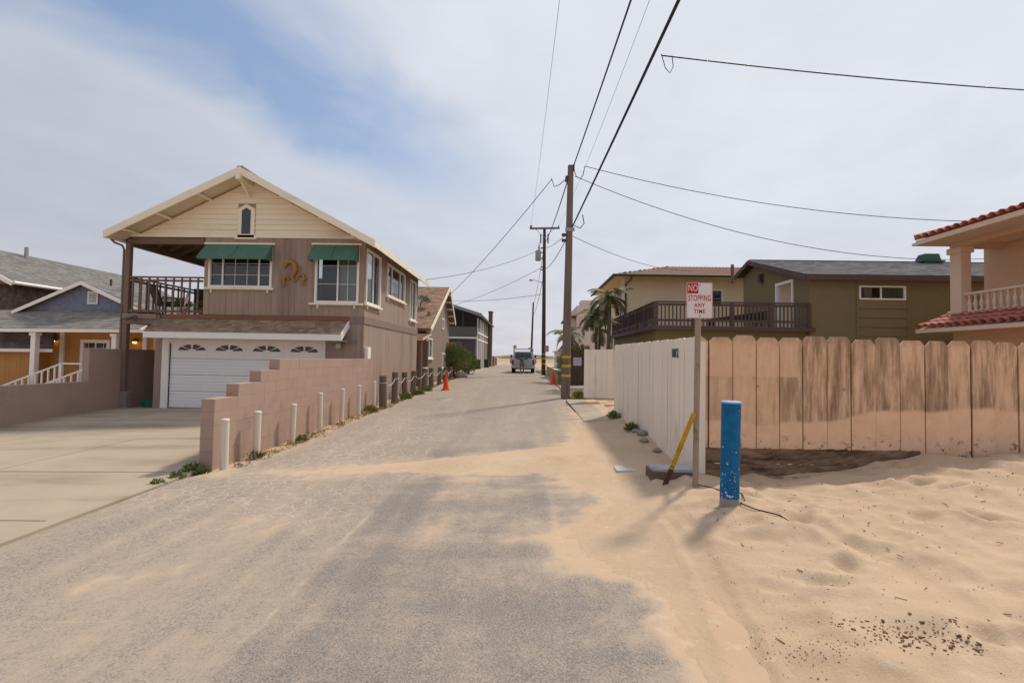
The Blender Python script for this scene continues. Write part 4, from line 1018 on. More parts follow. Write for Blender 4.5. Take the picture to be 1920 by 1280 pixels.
def flag_cloth(f, U, V, parent, nu=16):
    """13 stripes, canton with rows of stars; f(u,v) -> world, u along the fly, v up the hoist"""
    for k in range(13):
        v0, v1 = V * k / 13, V * (k + 1) / 13; mb = MB()
        a0 = int(nu * .4) if k >= 6 else 0
        for i in range(a0, nu): mb.face([f(U * i / nu, v0), f(U * (i + 1) / nu, v0), f(U * (i + 1) / nu, v1), f(U * i / nu, v1)], True)
        mb.build('stripe', M_RED if k % 2 == 0 else M_FWHITE, parent)
    mb = MB(); n0 = int(nu * .4)
    for i in range(n0): mb.face([f(U * i / nu, V * 6 / 13), f(U * (i + 1) / nu, V * 6 / 13), f(U * (i + 1) / nu, V), f(U * i / nu, V)], True)
    c = mb.build('canton', M_BLUE, parent)
    mb = MB(); uw = U * n0 / nu
    nrm = (Vector(f(U * .1, V * .5)) - Vector(f(0, V * .5))).cross(Vector(f(0, V)) - Vector(f(0, 0))).normalized()
    for r_ in range(9):
        for q in range(6 if r_ % 2 == 0 else 5):
            u_ = uw * ((q + .5 + (.5 if r_ % 2 else 0)) / 6); v_ = V * 6 / 13 + V * 7 / 13 * (r_ + .5) / 9; s_ = V * .014
            for sg in (-1, 1):
                p = Vector(f(u_, v_)) + nrm * .004 * sg; a = (Vector(f(u_ + s_, v_)) - Vector(f(u_, v_))); b = (Vector(f(u_, v_ + s_)) - Vector(f(u_, v_)))
                mb.face([p + a * math.cos(t_) + b * math.sin(t_) for t_ in [2 * math.pi * k / 5 for k in range(5)]])
    mb.build('stars', M_FWHITE, parent, kind='stuff')
T = thing('small_flag', (-10.97, 15.22, 3.0), 'small American flag on a stick tied to the balcony railing', 'flag')
MB().cyl((-10.98, 15.21, 3.05), (-10.90, 15.19, 4.02), .008, n=8).build('stick', M_BROWNWOOD, T)
flag_cloth(lambda u, v: (-10.91 - u * .42 + v * .10, 15.17 + .02 * math.sin(u * 18), 3.45 + v * .90 - u * .80 + 0), .46, .44, T)
# flood light on the rim board, hose on the ground
T = thing('flood_light', (-12.7, 15.17, 2.85), 'twin flood light fixed to the balcony rim board', 'light')
MB().box(-12.76, -12.64, 15.16, 15.20, 2.80, 2.90, .01).build('mount', M_DARKMETAL, T)
for sx_ in (-1, 1): MB().cyl((-12.7 + sx_ * .04, 15.16, 2.84), (-12.7 + sx_ * .16, 15.02, 2.76), .025, .06, 10).build('lamp_head', M_BRASS, T)
mb = MB(); P = []
for k in range(120):
    a = k * .35; r = .20 + .05 * math.sin(k * .37); P.append((-12.45 + r * 1.3 * math.cos(a), 15.65 + r * math.sin(a), Gz(-12.4, 15.6) + .03 + .0016 * k))
mb.tube(P, .017, 6); mb.build('garden_hose', mat('green_hose', (.02, .22, .12), .1, 6, .5), None, label='coiled green garden hose on the ground beside the garage', cat='hose')

# ------------------------------------------------------------------ orange cottage with the blue gable, far left
M_ORANGE = mat('orange_siding', (.50, .25, .085), .07, 3, .8, .001, 60, objr=.04)
M_BLUEG = mat('slate_blue_scallops', (.20, .23, .315), .1, 4, .8, island=.12)
OC = thing('orange_cottage', (-19, 20.2, -.6), 'orange cottage with slate-blue gable and white porch behind the low wall', 'house')
zg = -.7
ow = MB()
for r in subtract([(-22.6, -16.0, zg, 3.4)], [(-19.2, -17.9, -.05, 2.2)]): pbox(ow, front(20.2), *r, -.15, 0)
ow.box(-16.15, -16.0, 20.35, 26, zg, 3.4); ow.box(-22.6, -22.45, 20.35, 26, zg, 3.4); ow.box(-22.45, -16.15, 25.85, 26, zg, 3.4)
ow.hexa([(-22.2, 20.2, 3.4), (-15.9, 20.2, 3.4), (-15.9, 20.35, 3.4), (-22.2, 20.35, 3.4), (-19.1, 20.2, 4.55), (-19.0, 20.2, 4.55), (-19.0, 20.35, 4.55), (-19.1, 20.35, 4.55)])
ow = ow.build('wall', M_ORANGE, OC)
boards_v(front(20.2), -22.6, -16.0, zg, 2.9, .16, [(-19.25, -17.85, zg, 2.2)], M_ORANGE, ow)
shingles('scallop_shingles', (-22.0, 20.188, 3.44), (1, 0, 0), (0, 0, 1), 5.9, 1.1, .14, .10, M_BLUEG, ow, 19, clip=lambda v: (2.95 - (1.14 - v) / .43, 2.95 + (1.14 - v) / .43), lap=.014)
MB().hexa([(-22.0, 20.19, 3.42), (-16.1, 20.19, 3.42), (-16.1, 20.2, 3.42), (-22.0, 20.2, 3.42), (-19.1, 20.19, 4.56), (-19.0, 20.19, 4.56), (-19.0, 20.2, 4.56), (-19.1, 20.2, 4.56)]).build('gable_sheathing', M_BLUEG, ow)
vt = MB(); fV = front(20.17)
pbox(vt, fV, -18.95, -18.90, 3.73, 4.28, 0, .05); pbox(vt, fV, -18.55, -18.50, 3.73, 4.28, 0, .05); pbox(vt, fV, -18.90, -18.55, 4.23, 4.28, 0, .05); pbox(vt, fV, -18.90, -18.55, 3.73, 3.78, 0, .05)
vt = vt.build('gable_vent', M_WHITE, OC)
for k in range(6): MB().hexa([(-18.9, 20.12, 3.79 + k * .075), (-18.55, 20.12, 3.79 + k * .075), (-18.55, 20.165, 3.83 + k * .075), (-18.9, 20.165, 3.83 + k * .075), (-18.9, 20.12, 3.80 + k * .075), (-18.55, 20.12, 3.80 + k * .075), (-18.55, 20.165, 3.84 + k * .075), (-18.9, 20.165, 3.84 + k * .075)]).build('louvre', M_WHITE, vt)
orf = MB()
for s in (-1, 1):
    ex = -19.05 + s * 2.95
    a, b, za, zb = (ex, -19.05, 3.40, 4.70) if s < 0 else (-19.05, ex, 4.70, 3.40)
    orf.hexa([(a, 19.9, za - .08), (b, 19.9, zb - .08), (b, 26.2, zb - .08), (a, 26.2, za - .08), (a, 19.9, za), (b, 19.9, zb), (b, 26.2, zb), (a, 26.2, za)])
orf = orf.build('roof', M_UNDER, OC)
shingles('shingle_course', (-22.0, 26.2, 3.40), (0, -1, 0), (2.95, 0, 1.3), 6.3, 3.2, .3, .2, M_SHINGLE_GREY, orf, 8)
shingles('shingle_course', (-16.1, 19.9, 3.40), (0, 1, 0), (-2.95, 0, 1.3), 6.3, 3.2, .3, .2, M_SHINGLE_GREY, orf, 9)
for s in (-1, 1):
    ex = -19.05 + s * 2.98; a, b, za, zb = (ex, -19.05, 3.39, 4.70) if s < 0 else (-19.05, ex, 4.70, 3.39)
    MB().hexa([(a, 19.86, za - .17), (b, 19.86, zb - .17), (b, 19.899, zb - .17), (a, 19.899, za - .17), (a, 19.86, za - .02), (b, 19.86, zb - .02), (b, 19.899, zb - .02), (a, 19.899, za - .02)]).build('barge_board', M_WHITE, orf)
# porch roof
pr = MB(); pr.hexa([(-23.2, 18.8, 2.42), (-15.4, 18.8, 2.50), (-15.9, 20.19, 3.30), (-23.2, 20.19, 3.30), (-23.2, 18.8, 2.54), (-15.4, 18.8, 2.62), (-15.9, 20.19, 3.42), (-23.2, 20.19, 3.42)])
pr = pr.build('porch_roof', M_WHITE, OC)
shingles('shingle_course', (-23.2, 18.78, 2.55), (7.8, 0, .08), (0, 1.39, .88), 7.7, 1.6, .26, .13, mat('tan_grey_shingle', (.25, .225, .205), .15, 6, .92, .003, 90, island=.22), pr, 11)
MB().bar((-23.2, 18.78, 2.47), (-15.35, 18.78, 2.55), .05, .13).build('fascia', M_WHITE, pr)
for x in (-19.95, -16.6):
    mb = MB(); mb.box(x - .10, x + .10, 18.86, 19.06, zg, 2.42, .01); mb.box(x - .14, x + .14, 18.82, 19.10, 2.30, 2.42, .01); mb.build('porch_column', M_WHITE, OC)
MB().box(-22.4, -16.2, 18.9, 20.2, zg, -.05).build('porch_floor', mat('porch_boards', (.35, .33, .31)), OC)
pd = window(front(20.19), -19.2, -17.9, -.05, 2.2, OC, mullions=(-18.55,), bars_v=(-18.88, -18.22), bars_h=(.55, 1.0, 1.45, 1.85), fr=.14, sill=False, name='french_door')
for x in (-20.0, -16.35):
    MB().box(x - .09, x + .09, 20.12, 20.199, zg, 2.55).build('pilaster', M_WHITE, OC)
M_GLOW = emit_mat('lamp_glow', (1.0, .55, .12), 3.0)
for x in (-20.33, -16.72):
    lm = MB(); lm.lathe((x, 20.05, 2.14), [(.13, 0), (.10, .06), (.03, .12), (0, .16)], 12); lm.box(x - .03, x + .03, 20.08, 20.18, 2.12, 2.26); lm = lm.build('porch_lamp', M_BRASS, OC)
    MB().lathe((x, 20.05, 2.06), [(0, 0), (.06, .01), (.08, .05), (.07, .079)], 12).build('lamp_bulb', M_GLOW, lm)
# porch stair rails
def stair_rail(p, q, n, label=None):
    r = MB(); r.bar(p, q, .07, .06); a, b = Vector(p), Vector(q); r.bar(a - Vector((0, 0, .62)), b - Vector((0, 0, .62)), .05, .05); r = r.build('stair_rail', M_WHITE, OC)
    for i in range(n + 1):
        c = a + (b - a) * i / n; w_ = .05 if i in (0, n) else .025
        MB().box(c.x - w_, c.x + w_, c.y - w_, c.y + w_, c.z - .75, c.z - .03).build('baluster', M_WHITE, r)
stair_rail((-20.6, 18.4, .28), (-18.75, 18.9, 1.18), 9); stair_rail((-18.75, 18.2, .38), (-17.2, 18.9, 1.20), 8)
MB().bar((-18.72, 18.92, 1.19), (-17.9, 18.92, 1.19), .07, .06).build('landing_rail', M_WHITE, OC)
# garage wing
gwg = MB(); gwg.box(-26, -20.57, 19.6, 19.75, zg, 1.74); gwg.box(-20.72, -20.57, 19.75, 20.19, zg, 1.74); gwg = gwg.build('garage_wall', M_ORANGE, OC)
boards_v(front(19.6), -26, -20.57, zg, 1.72, .16, [], M_ORANGE, gwg)
gr = MB(); gr.hexa([(-26, 19.3, 1.64), (-19.55, 19.3, 1.68), (-20.35, 20.18, 2.36), (-26, 20.18, 2.36), (-26, 19.3, 1.72), (-19.55, 19.3, 1.76), (-20.35, 20.18, 2.44), (-26, 20.18, 2.44)])
gr = gr.build('garage_roof', M_UNDER, OC)
shingles('shingle_course', (-26, 19.28, 1.73), (6.45, 0, .04), (0, .88, .70), 6.45, 1.12, .28, .14, M_SHINGLE_GREY, gr, 13, clip=lambda v: (0, 6.43 - .8 * v / 1.12))
MB().bar((-26, 19.28, 1.66), (-19.53, 19.28, 1.70), .05, .13).build('fascia', M_WHITE, gr)

# ------------------------------------------------------------------ dark shingled house behind it
GH = thing('shingled_house', (-27, 26, -.5), 'weathered dark house with long grey roof at the far left', 'house')
M_DKSH = mat('weathered_wall_shingle', (.105, .085, .072), .25, 5, .95, .004, 40, island=.3)
mb = MB(); mb.box(-30.4, -23.4, 21.2, 32, -.6, 4.75)
mb.hexa([(-30.4, 21.2, 4.75), (-23.4, 21.2, 4.75), (-23.4, 32, 4.75), (-30.4, 32, 4.75), (-27.05, 21.2, 6.4), (-26.95, 21.2, 6.4), (-26.95, 32, 6.4), (-27.05, 32, 6.4)])
ghw = mb.build('wall', M_DKSH, GH)
shingles('wall_shingles', (-23.395, 21.2, 1.5), (0, 1, 0), (0, 0, 1), 10.8, 3.2, .22, .2, M_DKSH, ghw, 15, lap=.02)
shingles('wall_shingles', (-30.4, 21.195, 1.5), (1, 0, 0), (0, 0, 1), 7, 3.2, .22, .2, M_DKSH, ghw, 16, lap=.02)
gf = MB(); gf.hexa([(-31, 20.7, 4.66), (-22.95, 20.7, 4.66), (-22.95, 32.5, 4.66), (-31, 32.5, 4.66), (-27.02, 20.7, 6.72), (-26.98, 20.7, 6.72), (-26.98, 32.5, 6.72), (-27.02, 32.5, 6.72)])
gf = gf.build('roof', M_UNDER, GH)
shingles('shingle_course', (-22.95, 20.7, 4.72), (0, 1, 0), (-4.03, 0, 2.06), 11.8, 4.5, .32, .2, mat('driftwood_grey_shingle', (.20, .185, .175), .15, 6, .92, .003, 90, island=.2), gf, 17)
MB().tube([(-22.9, 20.7, 4.70), (-22.9, 32.4, 4.70)], .075, 8).build('gutter', M_WHITE, gf)
MB().bar((-22.93, 20.66, 4.64), (-27, 20.66, 6.70), .05, .18).build('barge_board', M_WHITE, gf)
MB().bar((-31, 20.66, 4.64), (-27, 20.66, 6.70), .05, .18).build('barge_board', M_WHITE, gf)
MB().tube([(-23.0, 23.6, 4.62), (-23.3, 23.6, 4.4), (-23.3, 23.6, 0)], .045, 8).build('downpipe', M_WHITE, gf)
MB().cyl((-26.5, 24.5, 6.4), (-26.5, 24.5, 7.12), .09).build('vent_pipe', M_GALV, gf)
MB().cyl((-24.6, 27.6, 5.4), (-24.6, 27.6, 5.95), .06).build('vent_pipe', M_DARKMETAL, gf)

# ------------------------------------------------------------------ second house on the left: steep russet roof and satellite dish
B2 = thing('brown_house', (-9, 29, .1), 'brown house with steep russet roof beyond the tan house', 'house')
M_TAN2 = mat('brown_stucco', (.27, .20, .155), .08, 3, .9, .003, 80)
M_CREAM2 = M_CREAM
fB = east(-5.3)
pw = [(25.6, 27.0, 1.62, 2.72), (29.9, 30.7, 3.45, 4.15), (30.2, 31.4, 1.0, 1.95)]
b2w = MB()
for r in subtract([(25.3, 32.9, -.1, 3.3)], pw): pbox(b2w, fB, *r, -.15, 0)
for r in subtract([(26.3, 32.9, 3.3, 4.2)], pw): pbox(b2w, fB, *r, -.15, 0)
b2w.hexa([(-5.45, 27.0, 4.2), (-5.3, 27.0, 4.2), (-5.3, 32.6, 4.2), (-5.45, 32.6, 4.2), (-5.45, 30.5, 6.0), (-5.3, 30.5, 6.0), (-5.3, 30.7, 6.0), (-5.45, 30.7, 6.0)])
b2w.hexa([(-5.45, 25.3, 3.2), (-5.3, 25.3, 3.2), (-5.3, 27.1, 3.2), (-5.45, 27.1, 3.2), (-5.45, 26.9, 4.2), (-5.3, 26.9, 4.2), (-5.3, 27.1, 4.2), (-5.45, 27.1, 4.2)])
b2w.box(-13, -5.45, 25.3, 25.45, -.1, 3.2); b2w.box(-13, -5.45, 32.75, 32.9, -.1, 4.1)
b2w = b2w.build('wall', M_TAN2, B2)
for r, mu in zip(pw, ((26.3,), (), (30.8,))):
    window(fB, *r, B2, mullions=mu, sill=r[1] - r[0] > 1, glass=M_GLASS_SIDE, blind=[(r[0] + .1, (r[0] + r[1]) / 2)], blind_mat=M_BLIND_L)
XF = -4.95
b2r = MB()
b2r.hexa([(-13.2, 24.8, 3.05), (XF, 24.8, 3.05), (XF, 30.6, 6.06), (-13.2, 30.6, 6.06), (-13.2, 24.8, 3.18), (XF, 24.8, 3.18), (XF, 30.6, 6.19), (-13.2, 30.6, 6.19)])
b2r.hexa([(-13.2, 30.6, 6.06), (XF, 30.6, 6.06), (XF, 33.3, 3.95), (-13.2, 33.3, 3.95), (-13.2, 30.6, 6.19), (XF, 30.6, 6.19), (XF, 33.3, 4.08), (-13.2, 33.3, 4.08)])
b2r = b2r.build('roof', M_UNDER, B2)
shingles('shingle_course', (-13.2, 24.78, 3.18), (1, 0, 0), (0, 5.8, 3.01), 8.25, 6.5, .28, .17, M_SHINGLE_RED, b2r, 21)
shingles('shingle_course', (XF, 33.3, 4.08), (-1, 0, 0), (0, -2.7, 2.11), 8.25, 3.4, .28, .17, M_SHINGLE_RED, b2r, 22)
MB().bar((XF + .03, 24.76, 3.08), (XF + .03, 30.6, 6.09), .05, .2).build('barge_board', M_CREAM, b2r)
MB().bar((XF + .03, 30.6, 6.09), (XF + .03, 33.34, 3.96), .05, .2).build('barge_board', M_CREAM, b2r)
for k in range(5):
    t_ = .1 + k * .2; y = 30.6 + 2.6 * t_; z = 6.0 - 2.1 * t_
    MB().box(-5.3, XF, y - .05, y + .05, z - .14, z - .01).build('lookout', M_CREAM_SOFFIT, b2r)
    MB().box(-5.3, XF, 25.4 + k * 1.1, 25.5 + k * 1.1, 3.28 + k * .57, 3.40 + k * .57).build('lookout', M_CREAM_SOFFIT, b2r)
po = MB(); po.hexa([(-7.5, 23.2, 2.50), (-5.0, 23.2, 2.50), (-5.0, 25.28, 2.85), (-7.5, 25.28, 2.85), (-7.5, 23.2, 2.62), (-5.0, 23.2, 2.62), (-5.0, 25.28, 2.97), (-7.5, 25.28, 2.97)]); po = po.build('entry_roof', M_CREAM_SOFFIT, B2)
shingles('shingle_course', (-7.5, 23.18, 2.63), (1, 0, 0), (0, 2.1, .35), 2.5, 2.1, .28, .17, M_SHINGLE_RED, po, 23)
for y in (23.4, 24.9): MB().box(-5.22, -5.08, y - .07, y + .07, .0, 2.52, .006).build('entry_post', M_BROWNWOOD, B2)
MB().box(-6.6, -5.7, 25.25, 25.3, .1, 2.2).build('entry_door', M_BROWNWOOD, B2)
D = thing('satellite_dish', (-6.05, 27.4, 4.5), 'grey satellite dish on the russet roof slope', 'satellite dish')
mb = MB(); dn = Vector((.35, -.45, .82)).normalized(); c0 = Vector((-5.9, 27.35, 4.93)); a = dn.cross(Vector((0, 0, 1))).normalized(); b = a.cross(dn)
V = []; F = []; nr = 20
for j, (r_, h_) in enumerate(((.06, 0), (.22, .02), (.36, .055), (.43, .085))):
    V += [c0 + (a * math.cos(q) * r_ * .86 + b * math.sin(q) * r_) + dn * h_ for q in [2 * math.pi * k / nr for k in range(nr)]]
for j in range(3): F += [(j * nr + k, j * nr + (k + 1) % nr, (j + 1) * nr + (k + 1) % nr, (j + 1) * nr + k) for k in range(nr)]
F.append(tuple(range(nr))); mb.raw(V, F, True); mb.build('reflector', mat('dish_grey', (.075, .068, .062), .1, 5, .8, spec=.1), D)
MB().tube([(-6.15, 27.5, 4.55), (-6.1, 27.5, 4.85), c0 - dn * .02], .03, 8).build('mast', M_DARKMETAL, D)
MB().tube([c0 - b * .42 + dn * .08, c0 - b * .2 + dn * .45], .015, 6).build('feed_arm', M_DARKMETAL, D)
MB().cyl(c0 - b * .2 + dn * .45, c0 - b * .16 + dn * .36, .035, .03, 8).build('feed_horn', M_DARKMETAL, D)

# ------------------------------------------------------------------ third house: dark grey with white battens and a chimney
B3 = thing('grey_house', (-9, 58, .4), 'dark grey two-storey house with solid balcony and brick chimney down the lane', 'house')
M_G3 = mat('dark_grey_siding', (.075, .075, .078), .08, 2, .85, .002, 40); M_G3L = mat('mid_grey_panel', (.12, .12, .122), .08, 2, .85); M_G3S = mat('street_side_panel', (.26, .25, .24), .08, 2, .85)
mb = MB(); mb.box(-15, -5.3, 54.2, 70, .2, 6.1); mb.box(-15, -5.45, 51.75, 54.2, .2, 3.7)
mb.hexa([(-15, 54.2, 6.1), (-5.3, 54.2, 6.1), (-5.3, 70, 6.1), (-15, 70, 6.1), (-15, 54.2, 9.25), (-5.3, 54.2, 6.24), (-5.3, 70, 6.24), (-15, 70, 9.25)])
b3 = mb.build('wall', M_G3, B3)
MB().box(-15, -5.28, 51.6, 51.74, 3.86, 4.98, .01).build('balcony_parapet', M_G3L, B3)
MB().box(-5.4, -5.26, 51.75, 54.2, 3.86, 4.98, .01).build('balcony_parapet', M_G3L, B3)
MB().box(-15, -5.22, 51.55, 51.75, 3.70, 3.86, .01).build('trim_band', M_WHITE, B3)
MB().box(-5.45, -5.29, 51.75, 54.2, .2, 3.7).build('street_panel', M_G3S, B3)
MB().box(-5.30, -5.27, 54.2, 70, .2, 6.05).build('street_panel', M_G3S, B3)
for y in (51.8, 54.3, 56.2, 58.6, 61, 63.4, 65.5): MB().box(-5.28, -5.20, y - .07, y + .07, .4, 5.95).build('batten', M_WHITE if y < 60 else M_G3L, B3)
for zb in (3.65, 4.4): MB().box(-5.28, -5.215, 51.8, 66, zb - .08, zb + .08).build('batten', M_WHITE, B3)
for x in (-6.9, -8.6, -10.6): MB().box(x - .07, x + .07, 52.0, 52.14, 4.98, 6.7).build('balcony_post', M_G3, B3)
wn = window(front(54.19), -7.6, -6.2, 4.1, 5.7, B3, mullions=(-6.9,), sill=False, m=M_G3L)
r3 = MB(); r3.hexa([(-16, 50.6, 9.5), (-4.75, 50.6, 6.05), (-4.75, 70.6, 6.05), (-16, 70.6, 9.5), (-16, 50.6, 9.75), (-4.75, 50.6, 6.3), (-4.75, 70.6, 6.3), (-16, 70.6, 9.75)]); r3 = r3.build('roof', M_G3, B3)
MB().hexa([(-16, 50.5, 9.45), (-4.7, 50.5, 6.0), (-4.7, 50.6, 6.0), (-16, 50.6, 9.45), (-16, 50.5, 9.8), (-4.7, 50.5, 6.33), (-4.7, 50.6, 6.33), (-16, 50.6, 9.8)]).build('barge_board', mat('pale_grey_fascia', (.24, .25, .26)), r3)
ch = MB(); ch.box(-5.22, -4.72, 66.2, 67.6, .3, 7.9, .02); ch.box(-5.28, -4.66, 66.14, 67.66, 7.9, 8.1, .02); ch.build('chimney', mat('brown_brick', (.155, .10, .075), .15, 6, .9, .01, 20), B3)
# bins and posts beside it
def bin_(x, y, s, m, label):
    z = Gz(x, y); T = thing('wheelie_bin', (x, y, z), label, 'bin')
    MB().hexa([(x - .22 * s, y - .25 * s, z + .05), (x + .22 * s, y - .25 * s, z + .05), (x + .22 * s, y + .25 * s, z + .05), (x - .22 * s, y + .25 * s, z + .05), (x - .29 * s, y - .33 * s, z + .95 * s), (x + .29 * s, y - .33 * s, z + .95 * s), (x + .29 * s, y + .35 * s, z + .95 * s), (x - .29 * s, y + .35 * s, z + .95 * s)]).build('body', m, T)
    MB().box(x - .31 * s, x + .31 * s, y - .36 * s, y + .38 * s, z + .951 * s, z + 1.02 * s, .02).build('lid', m, T)
    for sx_ in (-1, 1): MB().cyl((x + sx_ * .2 * s, y + .27 * s, z + .1), (x + sx_ * .26 * s, y + .27 * s, z + .1), .1).build('wheel', M_BLACK, T)
bin_(-4.6, 56.5, 1.0, mat('dark_green_bin', (.03, .04, .035), .1, 3, .6), 'dark wheelie bin beside the grey house, nearest the lane')
bin_(-5.0, 50.2, 1.0, mat('charcoal_bin', (.03, .03, .032), .1, 3, .6), 'charcoal wheelie bin at the corner of the grey house')
for k, y in enumerate((68.6, 71, 74, 77)):
    MB().box(-4.75, -4.6, y - .08, y + .08, Gz(-4.7, y) - .1, 1.9 - .1 * k, .01).build('timber_post', M_PILE, None, label='weathered timber post by the chimney, %s from the camera' % ['first', 'second', 'third', 'fourth'][k], cat='post', group='timber posts by the chimney')

# ------------------------------------------------------------------ white board fence with the number
M_WFENCE = mat('off_white_fence_paint', (.80, .71, .60), .06, 3, .75, .0015, 40, stretch=(1, 1, .12), col2=(.55, .45, .35), c2=(.54, .76), c2s=2.6, c2stretch=(1, 1, .2), objr=.035)
WF = thing('white_fence', (2.26, 6.43, .2), 'tall off-white board fence with number 1812 along the lane', 'fence')
y = 6.43; k = 0
wid = [.20, .22, .20, .21, .20, .17, .30, .28, .29, .26, .30, .28, .27, .30, .28, .29, .27, .28, .30, .28, .28, .29]
while y < 12.5 and k < len(wid):
    w_ = wid[k]; zt = 2.065 + .04 * (y - 6.43) / 6 + random.uniform(-.006, .006); zb = Gz(2.2, y) + .02 + random.uniform(-.03, .02); x = 2.24 + random.uniform(-.003, .003)
    mb = MB(); g = .0055 if k not in (6, 12, 17) else .013
    n = 6; top = [(y + g + (w_ - 2 * g) * i / n, zt - (.012 if i in (0, n) else 0)) for i in range(n + 1)]
    poly = [(y + g, zb), (y + w_ - g, zb)] + top[::-1]
    mb.prism(poly, west(x), -.022, .0); mb.build('plank', M_WFENCE, WF); y += w_; k += 1
    MB().box(2.2655, 2.274, y - .03, y + .03, .45, 1.9).build('gap_shade_strip', M_BROWNWOOD, WF)  # dark strip added behind each board gap, standing in for its shade
WFY = y
for z in (.75, 1.75): MB().box(2.2745, 2.31, 6.45, WFY, z - .045, z + .045).build('rail', M_WFENCE, WF)
for yy in (6.49, 8.9, 11.2, WFY - .05): MB().box(2.311, 2.39, yy - .045, yy + .045, .0, 2.0).build('post', M_WFENCE, WF)
me = text_mesh('1812', .19, .004, .85, .0); me.transform(Matrix.Rotation(rad(-90), 4, 'Z') @ R_FRONT)
from_mesh('fence_number', me, mat('number_ink', (.02, .045, .05), .1, 10, .6), WF, (2.232, 7.25, 1.85))
GT = thing('white_gate', (2.4, 15.5, .45), 'white board gate panel standing across the far end of the white fence', 'gate')
for k in range(6):
    x0 = 1.88 + k * .184; mb = MB(); mb.box(x0 + .002, x0 + .181, 15.48, 15.502, .50, 2.05 + random.uniform(-.008, .008), .003); mb.build('plank', M_WFENCE, GT)
for z in (.8, 1.75): MB().box(1.9, 2.97, 15.503, 15.54, z - .045, z + .045).build('rail', M_WFENCE, GT)
MB().box(2.98, 3.08, 15.46, 15.56, .2, 2.1, .004).build('post', M_WFENCE, GT)

# ------------------------------------------------------------------ peach fence
def peach_mat():
    m = bpy.data.materials.new('weathered_peach_paint'); m.use_nodes = True; t = m.node_tree; b = t.nodes['Principled BSDF']
    g = N(t, 'ShaderNodeNewGeometry'); oi = N(t, 'ShaderNodeObjectInfo'); sp = N(t, 'ShaderNodeSeparateXYZ'); t.links.new(g.outputs['Position'], sp.inputs[0])
    off = N(t, 'ShaderNodeCombineXYZ'); t.links.new(math_node(t, 'MULTIPLY', oi.outputs['Random'], 30.0), off.inputs[0])
    add = N(t, 'ShaderNodeVectorMath', operation='ADD'); t.links.new(g.outputs['Position'], add.inputs[0]); t.links.new(off.outputs[0], add.inputs[1])
    mp = N(t, 'ShaderNodeMapping'); mp.inputs['Scale'].default_value = (6, 2, .75); t.links.new(add.outputs[0], mp.inputs[0])
    mf = N(t, 'ShaderNodeMapping'); mf.inputs['Scale'].default_value = (60, 10, 2.5); t.links.new(add.outputs[0], mf.inputs[0])
    streak = noise(t, mp.outputs[0], 1.6, 6, .68); fine_ = noise(t, mf.outputs[0], 1.0, 5, .7); blot = noise(t, add.outputs[0], 5.5, 6, .7)
    X, Z = sp.outputs[0], sp.outputs[2]
    # old sand line: paint below it stayed cleaner
    line = math_node(t, 'ADD', 1.02, math_node(t, 'MULTIPLY', math_node(t, 'SUBTRACT', noise(t, g.outputs['Position'], .9, 3, .5), .5), .42))
    line = math_node(t, 'ADD', line, smooth(t, X, 3.6, 5.2, -.10, .12))
    above = smooth(t, math_node(t, 'SUBTRACT', Z, line), -.02, .05)
    left = smooth(t, X, 2.6, 4.0, .42, 1.0)
    grime = math_node(t, 'ADD', math_node(t, 'MULTIPLY', streak, .78), math_node(t, 'MULTIPLY', fine_, .22))
    g1 = math_node(t, 'MULTIPLY', math_node(t, 'MULTIPLY', smooth(t, math_node(t, 'ADD', grime, math_node(t, 'MULTIPLY', math_node(t, 'SUBTRACT', oi.outputs['Random'], .5), .10)), .36, .66), above), left)
    topg = math_node(t, 'MULTIPLY', smooth(t, Z, 1.93, 2.1), math_node(t, 'MULTIPLY', smooth(t, blot, .3, .6), .7))
    # newer paint patch on the first four boards
    newp = math_node(t, 'MULTIPLY', smooth(t, Z, 1.545, 1.555), smooth(t, X, 3.66, 3.64))
    g1 = math_node(t, 'MULTIPLY', g1, math_node(t, 'SUBTRACT', 1.0, math_node(t, 'MULTIPLY', newp, .75)))
    base = mixc(t, smooth(t, blot, .35, .7), (.84, .55, .36), (.76, .48, .305))
    base = mixc(t, math_node(t, 'MULTIPLY', above, .18), base, (.58, .385, .25))
    c = mixc(t, math_node(t, 'MULTIPLY', g1, .88), base, (.19, .118, .066))
    c = mixc(t, math_node(t, 'MULTIPLY', topg, .8), c, (.28, .20, .14))
    # flaking holes near the bottom
    fl = math_node(t, 'MULTIPLY', smooth(t, noise(t, add.outputs[0], 8.0, 6, .72), .56, .62), smooth(t, Z, .86, .60))
    c = mixc(t, math_node(t, 'MULTIPLY', fl, .9), c, (.07, .04, .025))
    kn = N(t, 'ShaderNodeTexVoronoi', feature='F1'); kn.inputs['Scale'].default_value = 1.6; t.links.new(add.outputs[0], kn.inputs['Vector'])
    c = mixc(t, math_node(t, 'MULTIPLY', smooth(t, kn.outputs['Distance'], .075, .045), .8), c, (.13, .075, .045))
    t.links.new(c, b.inputs['Base Color']); b.inputs['Roughness'].default_value = .85; b.inputs['Specular IOR Level'].default_value = .2
    bn = N(t, 'ShaderNodeBump'); bn.inputs['Strength'].default_value = .5; bn.inputs['Distance'].default_value = .004; t.links.new(fine_, bn.inputs['Height']); t.links.new(bn.outputs[0], b.inputs['Normal'])
    return m
M_PEACH = peach_mat()
M_GAP_SHADE = mat('dark_gap_shade', (.06, .045, .03), .2, 6, .9)  # near-black brown that paints the shade between the peach planks
PF = thing('peach_fence', (6, 6.6, .2), 'weathered peach dog-eared board fence rising out of the sand', 'fence')
pfy = lambda x: 6.5 + .03 * (x - 2.36)
x = 2.345; k = 0
